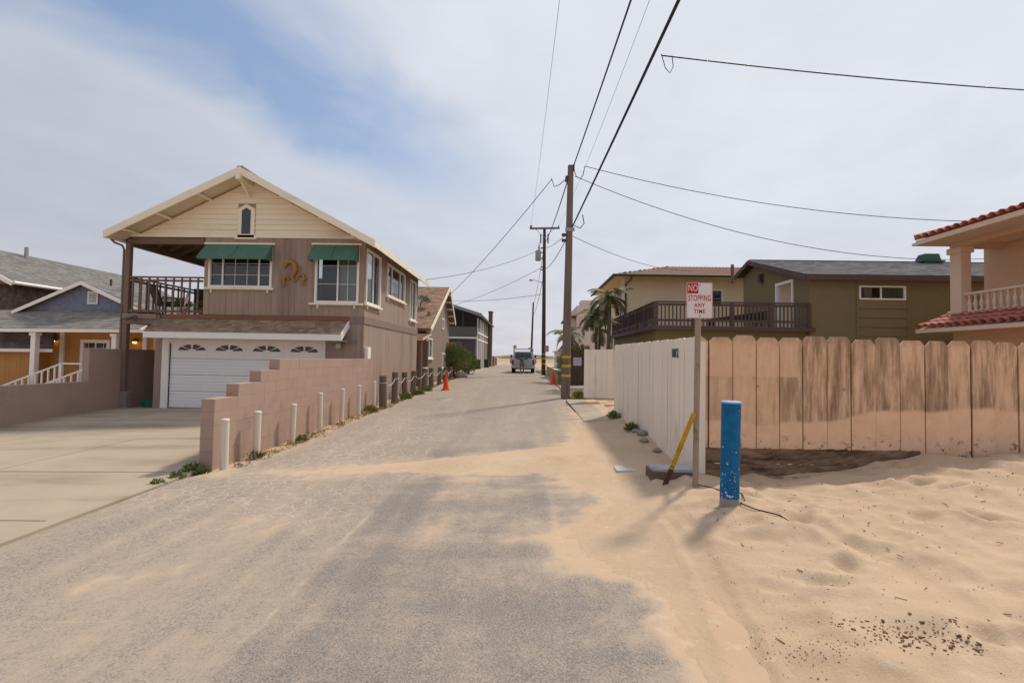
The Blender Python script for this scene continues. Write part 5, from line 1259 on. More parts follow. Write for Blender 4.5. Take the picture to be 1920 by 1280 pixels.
while x < 12.0:
    w_ = .105 if k == 0 else .318 + random.uniform(-.014, .014); yy = pfy(x) + random.uniform(-.009, .009); zt = 2.09 + random.uniform(-.022, .014); zb = .585 + random.uniform(-.01, .01) - (.0 if x < 4.8 else .3)
    g = random.uniform(.006, .013); c = .055 + random.uniform(-.012, .014); a, b = x + g, x + w_ - g
    poly = [(a, zb), (b, zb), (b, zt - c * 1.1), (b - c, zt), (a + c, zt), (a, zt - c * 1.1)] if k else [(a, zb), (b, zb), (b, zt - .08), (a, zt)]
    mb = MB(); mb.prism(poly, front(yy), -.02, .0); mb.build('plank', M_PEACH, PF); x += w_; k += 1
    MB().box(x - .04, x + .04, pfy(x) + .034, pfy(x) + .044, .45, 1.98).build('batten', M_GAP_SHADE, PF)  # added strip behind the plank gap; its dark colour stands in for shade
for z in (.85, 1.8): MB().bar((2.4, pfy(2.4) + .045, z), (12, pfy(12) + .045, z), .045, .09).build('rail', M_BROWNWOOD, PF)
x = 2.45
while x < 12: MB().box(x - .045, x + .045, pfy(x) + .07, pfy(x) + .16, -.1, 2.0).build('post', M_BROWNWOOD, PF); x += 2.4
MB().box(2.30, 2.343, 6.44, 6.53, .05, 2.0, .004).build('corner_post', M_WFENCE, PF)
M_ROT = mat('rotten_timber', (.24, .15, .095), .35, 6, .95, .02, 12, stretch=(.2, 1, 1), col2=(.06, .034, .02), c2=(.44, .60), c2s=4, c2stretch=(.18, 1, 1))
def rotten(x0, x1, z0, z1, dy, name, seed):
    q = random.Random(seed); mb = MB(); n = 40; V = []; F = []; m_ = 5
    for i in range(n + 1):
        x = x0 + (x1 - x0) * i / n
        for j in range(m_ + 1):
            z = z0 + (z1 - z0) * j / m_ + q.uniform(-.008, .008); d = dy + .016 * math.sin(i * .7 + j) * q.random() + q.uniform(-.010, .010)
            V.append((x, pfy(x) - d, z))
    for i in range(n):
        for j in range(m_): F.append((i * (m_ + 1) + j, (i + 1) * (m_ + 1) + j, (i + 1) * (m_ + 1) + j + 1, i * (m_ + 1) + j + 1))
    mb.raw(V, F)
    for (j, s) in ((0, 1), (m_, -1)):
        for i in range(n):
            a, b = V[i * (m_ + 1) + j], V[(i + 1) * (m_ + 1) + j]; q4 = [a, (a[0], a[1] + .05, a[2]), (b[0], b[1] + .05, b[2]), b]; mb.face(q4[::s])
    mb.build(name, M_ROT, PF)
rotten(2.36, 5.25, .40, .60, .03, 'kick_board', 1); rotten(2.36, 5.0, .21, .395, .045, 'kick_board', 2)
for s, (x0, x1) in enumerate(((2.40, 2.72), (2.70, 3.75), (3.72, 4.9))):
    P = []; q = random.Random(40 + s)
    for i in range(12):
        xx = x0 + (x1 - x0) * i / 11; P.append((xx, pfy(xx) - .10 + q.uniform(-.006, .006), .175 + .015 * s + q.uniform(-.006, .006)))
    MB().tube(P, [.06 + q.uniform(-.008, .008) for _ in P], 10).build('base_log', M_PILE if s != 1 else M_ROT, PF)

# ------------------------------------------------------------------ blue bollard, sign, stake, utility lids
def chip_mat(name, col, chip, thr, under=None):
    m = bpy.data.materials.new(name); m.use_nodes = True; t = m.node_tree; b = t.nodes['Principled BSDF']; g = N(t, 'ShaderNodeNewGeometry'); p = g.outputs['Position']
    sp = N(t, 'ShaderNodeSeparateXYZ'); t.links.new(p, sp.inputs[0])
    c = mixc(t, smooth(t, noise(t, p, 9, 5, .6), .35, .7), col, tuple(v * .72 for v in col))
    low = smooth(t, sp.outputs[2], 1.1, .45, -.045, .07)
    ch = smooth(t, math_node(t, 'ADD', noise(t, p, 26, 4, .65), low), thr, thr + .02)
    c = mixc(t, ch, c, chip)
    if under is not None:
        c = mixc(t, smooth(t, math_node(t, 'ADD', sp.outputs[2], math_node(t, 'MULTIPLY', noise(t, p, 22, 3, .6), .03)), under + .012, under + .018, 1, 0), c, (.27, .26, .25))
    t.links.new(c, b.inputs['Base Color']); b.inputs['Roughness'].default_value = .6; b.inputs['Specular IOR Level'].default_value = .25
    bn = N(t, 'ShaderNodeBump'); bn.inputs['Distance'].default_value = .003; bn.inputs['Strength'].default_value = .5; t.links.new(noise(t, p, 30, 4, .6), bn.inputs['Height']); t.links.new(bn.outputs[0], b.inputs['Normal'])
    return m
M_BBLUE = chip_mat('chipped_blue_paint', (.0, .13, .31), (.62, .66, .70), .655, .405)
zb = sandz(2.04, 4.86)
T = thing('blue_bollard', (2.04, 4.86, zb), 'chipped bright blue pipe bollard standing in the sand', 'bollard')
MB().cyl((2.035, 4.86, zb - .2), (2.055, 4.86, 1.345), .090, .090, 28).build('pipe', M_BBLUE, T)
MB().lathe((2.055, 4.86, 1.335), [(.094, 0), (.095, .012), (.088, .018), (0, .019)], 28).build('cap', mat('pale_blue_top', (.30, .48, .62), .1, 8, .6), T)
T = thing('no_stopping_sign', (2.01, 5.7, .2), 'NO STOPPING ANY TIME sign on a thin rusty post', 'sign')
M_POST = mat('rust_stained_post', (.34, .255, .19), .12, 5, .7, .001, 60, col2=(.17, .08, .04), c2=(.52, .66), c2s=3.5, c2stretch=(1, 1, .5))
MB().cyl((2.005, 5.72, .05), (2.03, 5.72, 2.34), .034, .034, 14).build('pole', M_POST, T)
def rounded(x0, x1, z0, z1, r, n=5):
    P = []
    for cx_, cz_, a0 in ((x1 - r, z0 + r, -90), (x1 - r, z1 - r, 0), (x0 + r, z1 - r, 90), (x0 + r, z0 + r, 180)):
        for k in range(n + 1): P.append((cx_ + r * math.cos(rad(a0 + 90 * k / n)), cz_ + r * math.sin(rad(a0 + 90 * k / n))))
    return P
sx0, sx1, sz0, sz1 = 1.878, 2.182, 2.245, 2.668
fS = front(5.68)
M_SRED = mat('sign_red', (.46, .008, .022), .06, 8, .45); M_SWHITE = mat('sign_white', (.70, .655, .63), .05, 6, .45)
pl = MB(); pl.prism(rounded(sx0, sx1, sz0, sz1, .022), fS, 0, .003); pl = pl.build('sign_plate', mat('faded_sign_border', (.62, .36, .36), .1, 6, .5), T)
mb = MB(); mb.prism(rounded(sx0 + .010, sx1 - .010, sz0 + .010, sz1 - .010, .016), fS, .0035, .0045); mb.build('sign_face', M_SWHITE, pl)
mb = MB(); mb.prism(rounded(sx0 + .010, sx0 + .138, sz1 - .132, sz1 - .010, .014), fS, .005, .006); mb.build('red_square', M_SRED, pl)
def sign_text(txt, size, xs, cx_, cz_, m, d, bold=.0, sp=1.0):
    me = text_mesh(txt, size, .0006, xs, bold, sp); me.transform(R_FRONT); from_mesh('lettering', me, m, pl, (cx_, 5.68 - d, cz_))
sign_text('NO', .112, .62, sx0 + .074, sz1 - .070, M_SWHITE, .0068, 0, 1.08)
sign_text('STOPPING', .098, .53, 2.030, sz1 - .188, M_SRED, .0052, .0016, 1.12)
sign_text('ANY', .066, .85, 2.030, sz1 - .271, M_SRED, .0052, .0014, 1.14)
sign_text('TIME', .066, .85, 2.030, sz1 - .343, M_SRED, .0052, .0014, 1.14)
for z in (sz1 - .030, sz0 + .030): MB().cyl((2.033, 5.677, z), (2.033, 5.668, z), .007, .006, 10).build('bolt', M_DARKMETAL, T)
M_STAKE = chip_mat('yellow_stake_paint', (.52, .33, .03), (.16, .10, .06), .62, None)
T = thing('yellow_stake', (1.70, 5.92, .2), 'yellow stake with a rusty foot leaning on the sign post', 'stake')
p0, p1 = Vector((1.70, 5.94, .19)), Vector((1.965, 5.655, 1.14)); pm = p0.lerp(p1, .27)
MB().bar(pm, p1, .05, .02, (0, 1, 0)).build('painted_part', M_STAKE, T); MB().bar(p0 - (p1 - p0) * .08, pm, .056, .024, (0, 1, 0)).build('rusty_foot', mat('rust', (.10, .045, .025), .3, 12, .9, .004, 40), T)
M_LID = mat('grey_concrete_lid', (.40, .385, .37), .1, 5, .85, .003, 60, col2=(.28, .26, .24), c2=(.5, .7), c2s=4)
T = thing('utility_vault', (1.9, 6.35, .2), 'raised grey concrete utility lid at the foot of the sign post', 'utility lid')
z = sandz(1.9, 6.3)
mb = MB(); mb.prism(rounded(1.62, 2.19, 6.17, 6.55, .07), lambda u, v, d: (u, v, d), z - .15, z + .055); mb.build('box', mat('dark_vault_side', (.13, .10, .08), .2, 8, .95, .008, 30), T)
mb = MB(); mb.prism(rounded(1.64, 2.17, 6.19, 6.53, .06), lambda u, v, d: (u, v, d), z + .057, z + .09); mb.build('lid', M_LID, T)
z = sandz(1.43, 6.88)
mb = MB(); mb.prism(rounded(1.29, 1.57, 6.73, 7.03, .03), lambda u, v, d: (u, v, d + .02 * (u - 1.43)), z - .05, z + .010); mb.build('meter_cover', mat('pale_cover', (.55, .50, .47), .1, 5, .7), None, label='flat pale meter cover half buried in sand', cat='cover')
# cable running through the sand
P = [(2.02, 5.75, .30), (2.10, 5.6, sandz(2.10, 5.6) + .03), (2.18, 5.35, sandz(2.18, 5.35) + .008), (2.28, 5.12, sandz(2.28, 5.12) + .01), (2.22, 4.93, sandz(2.22, 4.93) + .02), (2.12, 4.80, sandz(2.12, 4.80) + .02), (2.2, 4.66, sandz(2.2, 4.66) + .012), (2.33, 4.48, sandz(2.33, 4.48) + .006), (2.38, 4.40, sandz(2.38, 4.40) - .01)]
MB().tube(P, .006, 6).build('loose_cable', M_BLACK, None, label='thin dark cable trailing from the sign post past the blue bollard', cat='cable')
# rocks and plants along the white fence
for k, (x, y, r) in enumerate(((2.12, 9.2, .09), (2.14, 8.9, .11), (2.08, 8.45, .08), (2.15, 7.9, .07), (2.12, 6.75, .08))):
    rock((x, y, sandz(x, y) + .02), (r, r * 1.3, r * .6), M_ROCK, 'small pale stone at the foot of the white fence, %s' % ['farthest of the row', 'beside a green tuft', 'third from the far end', 'fourth from the far end', 'nearest the sign post'][k], name='stone', seed=60 + k, cat='stone', group='stones along the white fence')
def tuft(x, y, R, n, L, m, label):
    mb = MB(); z = max(Gz(x, y), sandz(x, y) if y < 16 and x < 2.3 else -9) - .01; clump(mb, (x, y, z), R, n, L, L * .25, rr, 1.0, 1.0); mb.build('weed', m, None, label=label, cat='weed', group='weeds')
tuft(2.10, 9.55, .12, 200, .10, M_LEAF, 'green tuft at the foot of the white fence, nearer one')
tuft(2.08, 11.3, .14, 220, .10, M_LEAF, 'green tuft at the foot of the white fence, farther one')
tuft(1.85, 16.6, .22, 320, .15, M_LEAF_Y, 'yellow-green plant at the foot of the near utility pole')
# dried seaweed, twigs and bark on the sand
M_DEB = mat('dried_seaweed', (.17, .098, .06), .4, 20, .95, island=.5)
mb = MB(); q = random.Random(77)
def bit(x, y, s):
    z = sandz(x, y); a = q.uniform(0, 6.28); L = s * q.uniform(.6, 1.5); w_ = s * q.uniform(.4, 1.0); h_ = s * q.uniform(.2, .5); c_, s_ = math.cos(a), math.sin(a); ti = q.uniform(-.4, .4) * L
    P = [(u_ * L, v_ * w_) for u_, v_ in ((-.5, -.3), (.1, -.5), (.5, .1), (-.2, .5))]
    B = [(x + c_ * u_ - s_ * v_, y + s_ * u_ + c_ * v_, z - .002 + max(0, ti * u_ / L)) for u_, v_ in P]; Tt = [(b_[0], b_[1], b_[2] + h_) for b_ in B]
    mb.hexa(B + Tt)
for cx_, cy_, sx_, sy_, n, s in ((2.02, 2.86, .12, .06, 90, .011), (2.18, 2.76, .14, .05, 110, .013), (2.28, 2.60, .08, .05, 45, .013), (1.62, 2.72, .14, .07, 150, .008), (1.45, 2.95, .12, .08, 70, .007), (1.75, 3.4, .4, .3, 130, .007), (2.8, 3.6, .6, .4, 90, .010), (2.0, 4.5, .5, .35, 70, .009), (3.6, 4.6, .8, .5, 80, .012), (4.6, 5.3, .6, .3, 40, .016), (1.3, 2.4, .3, .2, 60, .007), (2.6, 2.3, .25, .15, 60, .010)):
    for _ in range(n):
        x, y = q.gauss(cx_, sx_), q.gauss(cy_, sy_)
        if x > .9 and 1.9 < y < 6.3: bit(x, y, s)
for cx_, cy_, sx_, sy_ in ((2.04, 2.88, .09, .05), (2.2, 2.77, .10, .05), (2.3, 2.62, .05, .04)):
    for _ in range(10): bit(q.gauss(cx_, sx_), q.gauss(cy_, sy_), q.uniform(.012, .024))
for _ in range(46):
    x, y = q.uniform(1.4, 5), q.uniform(2.4, 6.0); a = q.uniform(0, 3.14); L = q.uniform(.02, .07); z = sandz(x, y) + .006
    mb.bar((x, y, z), (x + L * math.cos(a), y + L * math.sin(a), z + q.uniform(-.004, .012)), .004, .004)
mb.build('beach_debris', M_DEB, None, kind='stuff', label='scattered dark seaweed crumbs, twigs and bark on the sand', cat='debris')

# ------------------------------------------------------------------ utility poles and wires
M_POLE = mat('weathered_pole_wood', (.185, .15, .125), .2, 4, .95, .006, 25, stretch=(1, 1, .08), col2=(.12, .09, .07), c2=(.5, .7), c2s=3, c2stretch=(1, 1, .1))
M_POLE2 = mat('dark_pole_wood', (.075, .055, .045), .2, 4, .95, .006, 25, stretch=(1, 1, .08))
M_YEL = mat('yellow_reflective_band', (.55, .36, .02), .08, 5, .5); M_WIRE = mat('black_cable', (.018, .018, .022), .1, 5, .6); M_INS = mat('porcelain', (.16, .15, .15), .1, 5, .3)
def pole(base, top, r0, r1, m, label, bands=(), name='utility_pole'):
    T = thing(name, base, label, 'utility pole'); b, t_ = Vector(base), Vector(top); n = 8
    MB().tube([b + (t_ - b) * (i / n) for i in range(n + 1)], [r0 + (r1 - r0) * i / n for i in range(n + 1)], 18).build('shaft', m, T)
    for z in bands:
        k = (z - b.z) / (t_.z - b.z); c = b + (t_ - b) * k; r = r0 + (r1 - r0) * k
        MB().lathe((c.x, c.y, z - .045), [(r + .004, 0), (r + .006, .005), (r + .006, .085), (r + .004, .09)], 18).build('band', M_YEL, T)
    return T
P1 = pole((1.43, 17.1, .30), (1.51, 17.1, 8.67), .165, .105, M_POLE, 'grey wooden utility pole nearest the camera with yellow bands', (1.14, 1.48, 1.80))
MB().box(1.32, 1.42, 17.0, 17.2, 8.10, 8.28, .01).build('bracket', M_DARKMETAL, P1)
MB().tube([(1.62, 17.05, 8.72), (1.62, 17.05, 8.45)], .03, 8).build('insulator', M_INS, P1)
MB().tube([(1.60, 17.0, 8.55), (1.70, 17.0, 8.25), (1.86, 17.0, 8.15), (1.95, 17.0, 8.3), (2.0, 17.0, 8.6)], .014, 6).build('drip_loop', M_WIRE, P1)
MB().tube([(1.40, 17.0, 8.2), (1.1, 17.2, 8.0), (.95, 17.5, 8.05), (.85, 17.6, 8.4)], .014, 6).build('drip_loop', M_WIRE, P1)
MB().tube([(1.62, 17.0, 6.5), (1.85, 16.9, 6.35), (1.98, 16.8, 6.5), (1.90, 16.6, 6.75)], .016, 6).build('drip_loop', M_WIRE, P1)
MB().box(1.33, 1.66, 16.9, 16.94, 6.25, 6.38).build('guard_strap', M_GALV, P1)
for z in (5.9, 6.1): MB().box(1.22, 1.36, 17.0, 17.1, z, z + .1, .01).build('clamp', M_DARKMETAL, P1)
P2 = pole((1.39, 37, .40), (1.30, 37, 11.84), .17, .11, M_POLE2, 'dark utility pole with crossarm and transformer down the lane', (1.3, 1.7, 2.05))
MB().bar((.15, 36.83, 11.72), (2.46, 36.83, 11.78), .11, .13).build('crossarm', M_POLE, P2)
for x in (.62, 1.98): MB().bar((x, 36.85, 11.68), (1.31, 36.85, 11.0), .03, .03).build('arm_brace', M_GALV, P2)
for x in (.22, .30, 2.38): MB().lathe((x, 36.83, 11.79), [(.03, 0), (.06, .04), (.03, .09), (.055, .13), (.02, .2), (0, .21)], 10).build('insulator', M_INS, P2)
tr = MB(); tr.lathe((.84, 36.95, 9.25), [(.20, 0), (.22, .03), (.22, .74), (.17, .8), (0, .82)], 18); tr = tr.build('transformer', mat('transformer_grey', (.30, .31, .33), .05, 3, .5), P2)
MB().lathe((.90, 36.9, 10.05), [(.04, 0), (.07, .04), (.04, .10), (.065, .15), (.03, .5), (.02, .55)], 10).build('bushing', M_INS, tr)
for z in (9.4, 9.85): MB().box(1.0, 1.25, 36.9, 37.0, z, z + .07).build('hanger', M_DARKMETAL, tr)
for dx in (-.28, .28): MB().box(1.30 + dx - .05, 1.30 + dx + .05, 36.8, 36.9, 10.6, 11.3, .01).build('fuse_cutout', M_DARKMETAL, P2)
MB().tube([(1.3, 36.9, 7.45), (.9, 36.8, 7.66), (.45, 36.7, 7.72)], .03, 8).build('lamp_arm', M_GALV, P2)
MB().lathe((.32, 36.65, 7.60), [(0, 0), (.10, .02), (.16, .08), (.12, .14), (.04, .17)], 12).build('street_lamp_head', M_GALV, P2)
for k, z in enumerate((8.5, 8.7, 10.2)): MB().box(1.05, 1.2, 36.85, 36.95, z, z + .08, .01).build('clamp', M_DARKMETAL, P2)
P3 = pole((.84, 75, .3), (1.07, 75, 10.4), .18, .12, M_POLE2, 'far dark utility pole rising behind the white truck')
T = thing('faded_sign', (1.6, 36.75, 2.2), 'small faded pink sign fixed to the dark pole', 'sign')
MB().prism(rounded(1.44, 1.76, 2.22, 2.70, .03), front(36.78), 0, .006).build('plate', mat('faded_pink', (.40, .27, .27), .12, 8, .6), T)
for z in (2.3, 2.62): MB().cyl((1.5, 36.774, z), (1.5, 36.765, z), .015, n=8).build('bolt', M_DARKMETAL, T)
def wire(p, q, sag, r, label, n=28, group='overhead wires', ties=None):
    P = []
    for t_ in np.linspace(0, 1, n): P.append((p[0] + (q[0] - p[0]) * t_, p[1] + (q[1] - p[1]) * t_, p[2] + (q[2] - p[2]) * t_ - 4 * sag * t_ * (1 - t_)))
    return MB().tube(P, r, 6).build('overhead_wire', M_WIRE, None, label=label, cat='wire', group=group)
wire((1.60, 17.0, 8.62), (2.75, -18, 9.3), .40, .020, 'thick black cable from the near pole top out over the camera')
wire((1.58, 17.0, 6.42), (2.75, -18, 7.2), .20, .026, 'thickest black cable, running overhead from halfway up the near pole', n=40)
wire((.22, 36.8, 11.9), (1.35, -18, 13.5), 1.6, .006, 'hair-thin wire overhead from the left end of the crossarm')
wire((2.38, 36.8, 11.9), (3.7, -18, 13.0), 1.6, .006, 'hair-thin wire overhead from the right end of the crossarm')
wire((2.0, 17.0, 8.62), (15.6, 17.0, 6.75), .42, .012, 'upper service wire from the near pole to the peach house roof')
wire((1.66, 17.0, 8.25), (18.2, 19.2, 5.95), .95, .012, 'sagging lower service wire from the near pole across the olive house')
wire((1.62, 17.05, 6.10), (9.7, 28.2, 7.0), .35, .010, 'thin service wire from the near pole to the cream house')
wire((1.93, 7.0, 6.24), (17.2, 10.4, 7.5), .22, .010, 'service wire leaving the thick cable towards the upper right')
wire((.85, 17.6, 8.35), (-4.85, 30.5, 5.75), .18, .014, 'service wire from the near pole down to the russet-roofed house')
wire((1.44, 17.2, 8.25), (1.25, 36.8, 10.4), .25, .022, 'thick cable between the near pole top and the crossarm pole')
wire((1.40, 17.2, 6.05), (1.30, 36.8, 8.55), .25, .016, 'lower cable between the near pole and the crossarm pole')
wire((1.34, 17.2, 6.15), (.9, 36.8, 10.2), .2, .010, 'thin wire between the near pole and the transformer')
wire((1.2, 36.9, 10.25), (-4.75, 22.2, 5.30), .35, .014, 'service wire from the crossarm pole to the tan house eave')
wire((1.2, 36.9, 8.75), (-7.7, 52, 7.4), .25, .016, 'service wire from the crossarm pole sloping to the grey house')
wire((1.2, 36.9, 6.65), (-8.0, 47, 7.2), .2, .016, 'near-level service wire from the crossarm pole to the left')
wire((1.32, 37.1, 10.5), (1.05, 75, 10.0), .6, .020, 'cable between the crossarm pole and the far pole, upper')
wire((1.34, 37.1, 8.4), (1.02, 75, 8.2), .6, .020, 'cable between the crossarm pole and the far pole, lower')
MB().tube([(1.93, 7.0, 6.26), (1.99, 7.0, 6.05), (2.06, 7.01, 5.98), (2.11, 7.02, 6.08), (2.10, 7.04, 6.24)], .006, 6).build('drip_loop', M_WIRE, None, label='small hanging wire loop on the thick overhead cable', cat='wire')

# ------------------------------------------------------------------ olive house with the roof deck
M_OLIVE = mat('olive_stucco', (.215, .172, .085), .07, 2.5, .9, .003, 90); M_DKTRIM = mat('dark_brown_trim', (.105, .068, .06), .08, 4, .7, objr=.05)
OH = thing('olive_house', (12, 20, .3), 'olive green house with low grey roof and brown roof-deck railing', 'house')
fO = front(19.0); fOW = west(11.05)
ow1 = (12.93, 14.71, 4.23, 4.78)
ohw = MB()
for r in subtract([(11.05, 24.0, .2, 5.1)], [ow1]): pbox(ohw, fO, *r, -.15, 0)
for r in subtract([(19.15, 24.7, .2, 5.1)], [(20.12, 21.5, 3.16, 5.1)]): pbox(ohw, fOW, *r, -.15, 0)
ohw.hexa([(11.05, 19.0, 5.1), (11.2, 19.0, 5.1), (11.2, 24.7, 5.1), (11.05, 24.7, 5.1), (11.05, 23.4, 6.45), (11.2, 23.4, 6.45), (11.2, 24.7, 6.02), (11.05, 24.7, 6.02)])
ohw.box(11.2, 24, 24.55, 24.7, .2, 6.0)
ohw = ohw.build('wall', M_OLIVE, OH)
ohd = MB(); ohd.box(5.15, 11.04, 19.15, 28.2, .2, 2.98); ohd.build('lower_storey', M_OLIVE, OH)
window(fO, *ow1, OH, mullions=(13.78,), sill=False, fr=.06, blind=[(13.8, 14.65)], blind_mat=M_BLIND)
for k, z in enumerate((2.45, 2.81, 3.17, 3.53, 3.89)):
    MB().hexa([(12.90, 18.965, z), (14.74, 18.965, z), (14.74, 18.999, z), (12.90, 18.999, z), (12.90, 18.985, z + .345), (14.74, 18.985, z + .345), (14.74, 18.999, z + .345), (12.90, 18.999, z + .345)]).build('panel_board', M_OLIVE, ohw)
for x in (12.86, 14.78): MB().box(x - .035, x + .035, 18.96, 18.999, 2.2, 5.05).build('trim_strip', M_OLIVE, ohw)
dr = MB(); pbox(dr, fOW, 20.12, 20.22, 3.16, 5.18, -.1, .05); pbox(dr, fOW, 21.40, 21.50, 3.16, 5.22, -.1, .05); pbox(dr, fOW, 20.22, 21.40, 5.08, 5.2, -.1, .05); pbox(dr, fOW, 20.22, 21.40, 3.16, 3.24, -.1, .08)
dr = dr.build('deck_door', M_WHITE, OH)
MB().face([fOW(20.22, 3.24, -.03), fOW(21.4, 3.24, -.03), fOW(21.4, 5.08, -.03), fOW(20.22, 5.08, -.03)]).build('pane', M_GLASS, dr)
mb = MB(); pbox(mb, fOW, 20.2, 21.42, 3.2, 5.1, -.14, -.12); mb.build('blind', M_BLIND_L, dr)
lm = MB(); pbox(lm, fOW, 22.66, 22.80, 5.48, 5.86, .0, .03, .005); pbox(lm, fOW, 22.62, 22.84, 5.80, 5.84, .03, .2, .005); pbox(lm, fOW, 22.62, 22.84, 5.46, 5.50, .03, .2, .005)
for u_ in (22.64, 22.82): pbox(lm, fOW, u_ - .012, u_ + .012, 5.5, 5.8, .16, .19)
lm = lm.build('wall_lantern', M_BRASS, OH); mb = MB(); pbox(mb, fOW, 22.66, 22.80, 5.505, 5.795, .05, .155); mb.build('lantern_glass', mat('smoky_glass', (.10, .09, .07), .1, 5, .2), lm)
EX, EYF, EZ, RYo, RZo = 10.75, 18.75, 5.16, 23.48, 6.64
orf = MB()
orf.hexa([(EX, EYF, EZ - .12), (25, EYF, EZ - .12), (25, RYo, RZo - .12), (EX, RYo, RZo - .12), (EX, EYF, EZ), (25, EYF, EZ), (25, RYo, RZo), (EX, RYo, RZo)])
orf.hexa([(EX, RYo, RZo - .12), (25, RYo, RZo - .12), (25, 24.95, 6.03), (EX, 24.95, 6.03), (EX, RYo, RZo), (25, RYo, RZo), (25, 24.95, 6.15), (EX, 24.95, 6.15)])
orf = orf.build('roof', M_DKTRIM, OH)
shingles('shingle_course', (EX, EYF - .03, EZ), (1, 0, 0), (0, RYo - EYF, RZo - EZ), 14.25, 4.97, .35, .2, mat('slate_grey_shingle', (.155, .155, .16), .15, 6, .92, .003, 90, island=.25), orf, 31)
shingles('shingle_course', (25, 24.95, 6.15), (-1, 0, 0), (0, RYo - 24.95, RZo - 6.15), 14.25, 1.54, .35, .2, M_SHINGLE_GREY, orf, 32)
MB().box(EX - .03, 25, EYF - .06, EYF - .03, EZ - .21, EZ + .005).build('fascia', M_DKTRIM, orf)
for (ya, za, yb, zb_) in ((EYF - .06, EZ - .10, RYo, RZo - .1), (RYo, RZo - .1, 24.98, 6.05)): MB().bar((EX - .03, ya, za), (EX - .03, yb, zb_), .05, .22).build('barge_board', M_DKTRIM, orf)
MB().box(EX, 25, RYo - .1, RYo + .1, RZo - .02, RZo + .04, .01).build('ridge_cap', M_SHINGLE_GREY, orf)
vb = MB(); vb.hexa([(18.6, 22.9, 6.45), (19.45, 22.9, 6.45), (19.45, 23.5, 6.62), (18.6, 23.5, 6.62), (18.72, 22.98, 6.97), (19.36, 22.98, 6.97), (19.36, 23.4, 6.97), (18.72, 23.4, 6.97)]); vb.box(18.52, 19.55, 22.85, 23.55, 6.58, 6.64, .01); vb.build('roof_ventilator', mat('oxidised_green_metal', (.04, .095, .065), .15, 5, .6), orf)
MB().cyl((10.95, 25.8, 5.9), (10.95, 25.8, 6.9), .08).build('vent_pipe', M_BROWNWOOD, orf)
# the deck
DK = MB(); DK.box(5.05, 11.04, 18.9, 28.3, 2.98, 3.06); DK = DK.build('roof_deck', M_DKTRIM, OH)
MB().box(4.92, 11.15, 18.80, 18.90, 2.93, 3.10, .01).build('deck_edge', M_DKTRIM, DK)
MB().box(4.92, 5.05, 18.90, 28.4, 2.93, 3.10, .01).build('deck_edge', M_DKTRIM, DK)
def deck_rail(p, q, n, posts):
    p, q = Vector(p), Vector(q); r = MB(); r.bar(p + Vector((0, 0, 4.04)), q + Vector((0, 0, 4.04)), .13, .05); r.bar(p + Vector((0, 0, 3.94)), q + Vector((0, 0, 3.94)), .04, .09)
    r.bar(p + Vector((0, 0, 3.32)), q + Vector((0, 0, 3.32)), .04, .09); r = r.build('railing', M_DKTRIM, DK)
    for i in range(n):
        c = p + (q - p) * ((i + .5) / n); MB().box(c.x - .022, c.x + .022, c.y - .022, c.y + .022, 3.10, 3.92).build('baluster', M_DKTRIM, r)
    for i in range(posts + 1):
        c = p + (q - p) * (i / posts); MB().box(c.x - .055, c.x + .055, c.y - .055, c.y + .055, 3.06, 4.02).build('rail_post', M_DKTRIM, r)
deck_rail((5.08, 18.96, 0), (11.0, 18.96, 0), 40, 4)
r_side = deck_rail((5.08, 28.2, 0), (5.08, 19.1, 0), 36, 6)
for k in range(6):
    y0 = 19.2 + k * 1.5; MB().box(5.10, 5.12, y0 + .05, y0 + 1.42, 3.42, 3.94).build('privacy_panel', M_DKTRIM, DK)
# patio sunshade and furniture on the deck: a dark folded lounger against the rail
T = thing('deck_lounger', (8.8, 19.6, 3.06), 'dark slatted lounger leaning on the inside of the deck railing', 'lounger')
mb = MB(); mb.hexa([(7.3, 19.4, 3.35), (9.6, 19.4, 3.35), (9.6, 19.9, 3.35), (7.3, 19.9, 3.35), (7.3, 19.4, 3.42), (9.6, 19.4, 3.78), (9.6, 19.9, 3.78), (7.3, 19.9, 3.42)]); mb.build('slatted_bed', M_WICKER, T)
for x in (7.5, 9.4):
    for y in (19.45, 19.85): MB().box(x - .03, x + .03, y - .03, y + .03, 3.06, 3.36).build('leg', M_WICKER, T)

# ------------------------------------------------------------------ cream house with tile roof
M_CRM = mat('cream_stucco', (.74, .60, .40), .06, 2, .9, .003, 80); M_TILE = mat('terracotta_tile', (.36, .165, .09), .2, 5, .85, .004, 40, island=.3, objr=.16); M_GRNG = mat('dark_green_gutter', (.06, .065, .05), .1, 4, .6)
CH = thing('cream_house', (10, 30, .3), 'cream stucco house with terracotta tile roof behind the roof deck', 'house')
cw = (10.77, 11.49, 4.86, 5.93); cw2 = (29.2, 30.4, 5.0, 6.0)
mb = MB()
for r in subtract([(5.9, 18, .2, 6.6)], [cw]): pbox(mb, front(28.4), *r, -.15, 0)
for r in subtract([(28.55, 36, .2, 6.6)], [cw2]): pbox(mb, west(5.76), *r, -.15, 0)
mb.box(5.76, 5.9, 28.4, 28.55, .2, 6.6)
mb.box(5.91, 18, 35.8, 36, .2, 6.6); mb.build('wall', M_CRM, CH)
window(front(28.4), *cw, CH, sill=False, bars_h=(5.4,), blind=[(10.8, 11.45)]); window(west(5.76), *cw2, CH, mullions=(29.8,), sill=False, m=M_GALV)
mb = MB(); mb.box(5.1, 18.5, 27.6, 36.6, 6.56, 6.62); mb.build('soffit', M_CRM, CH)
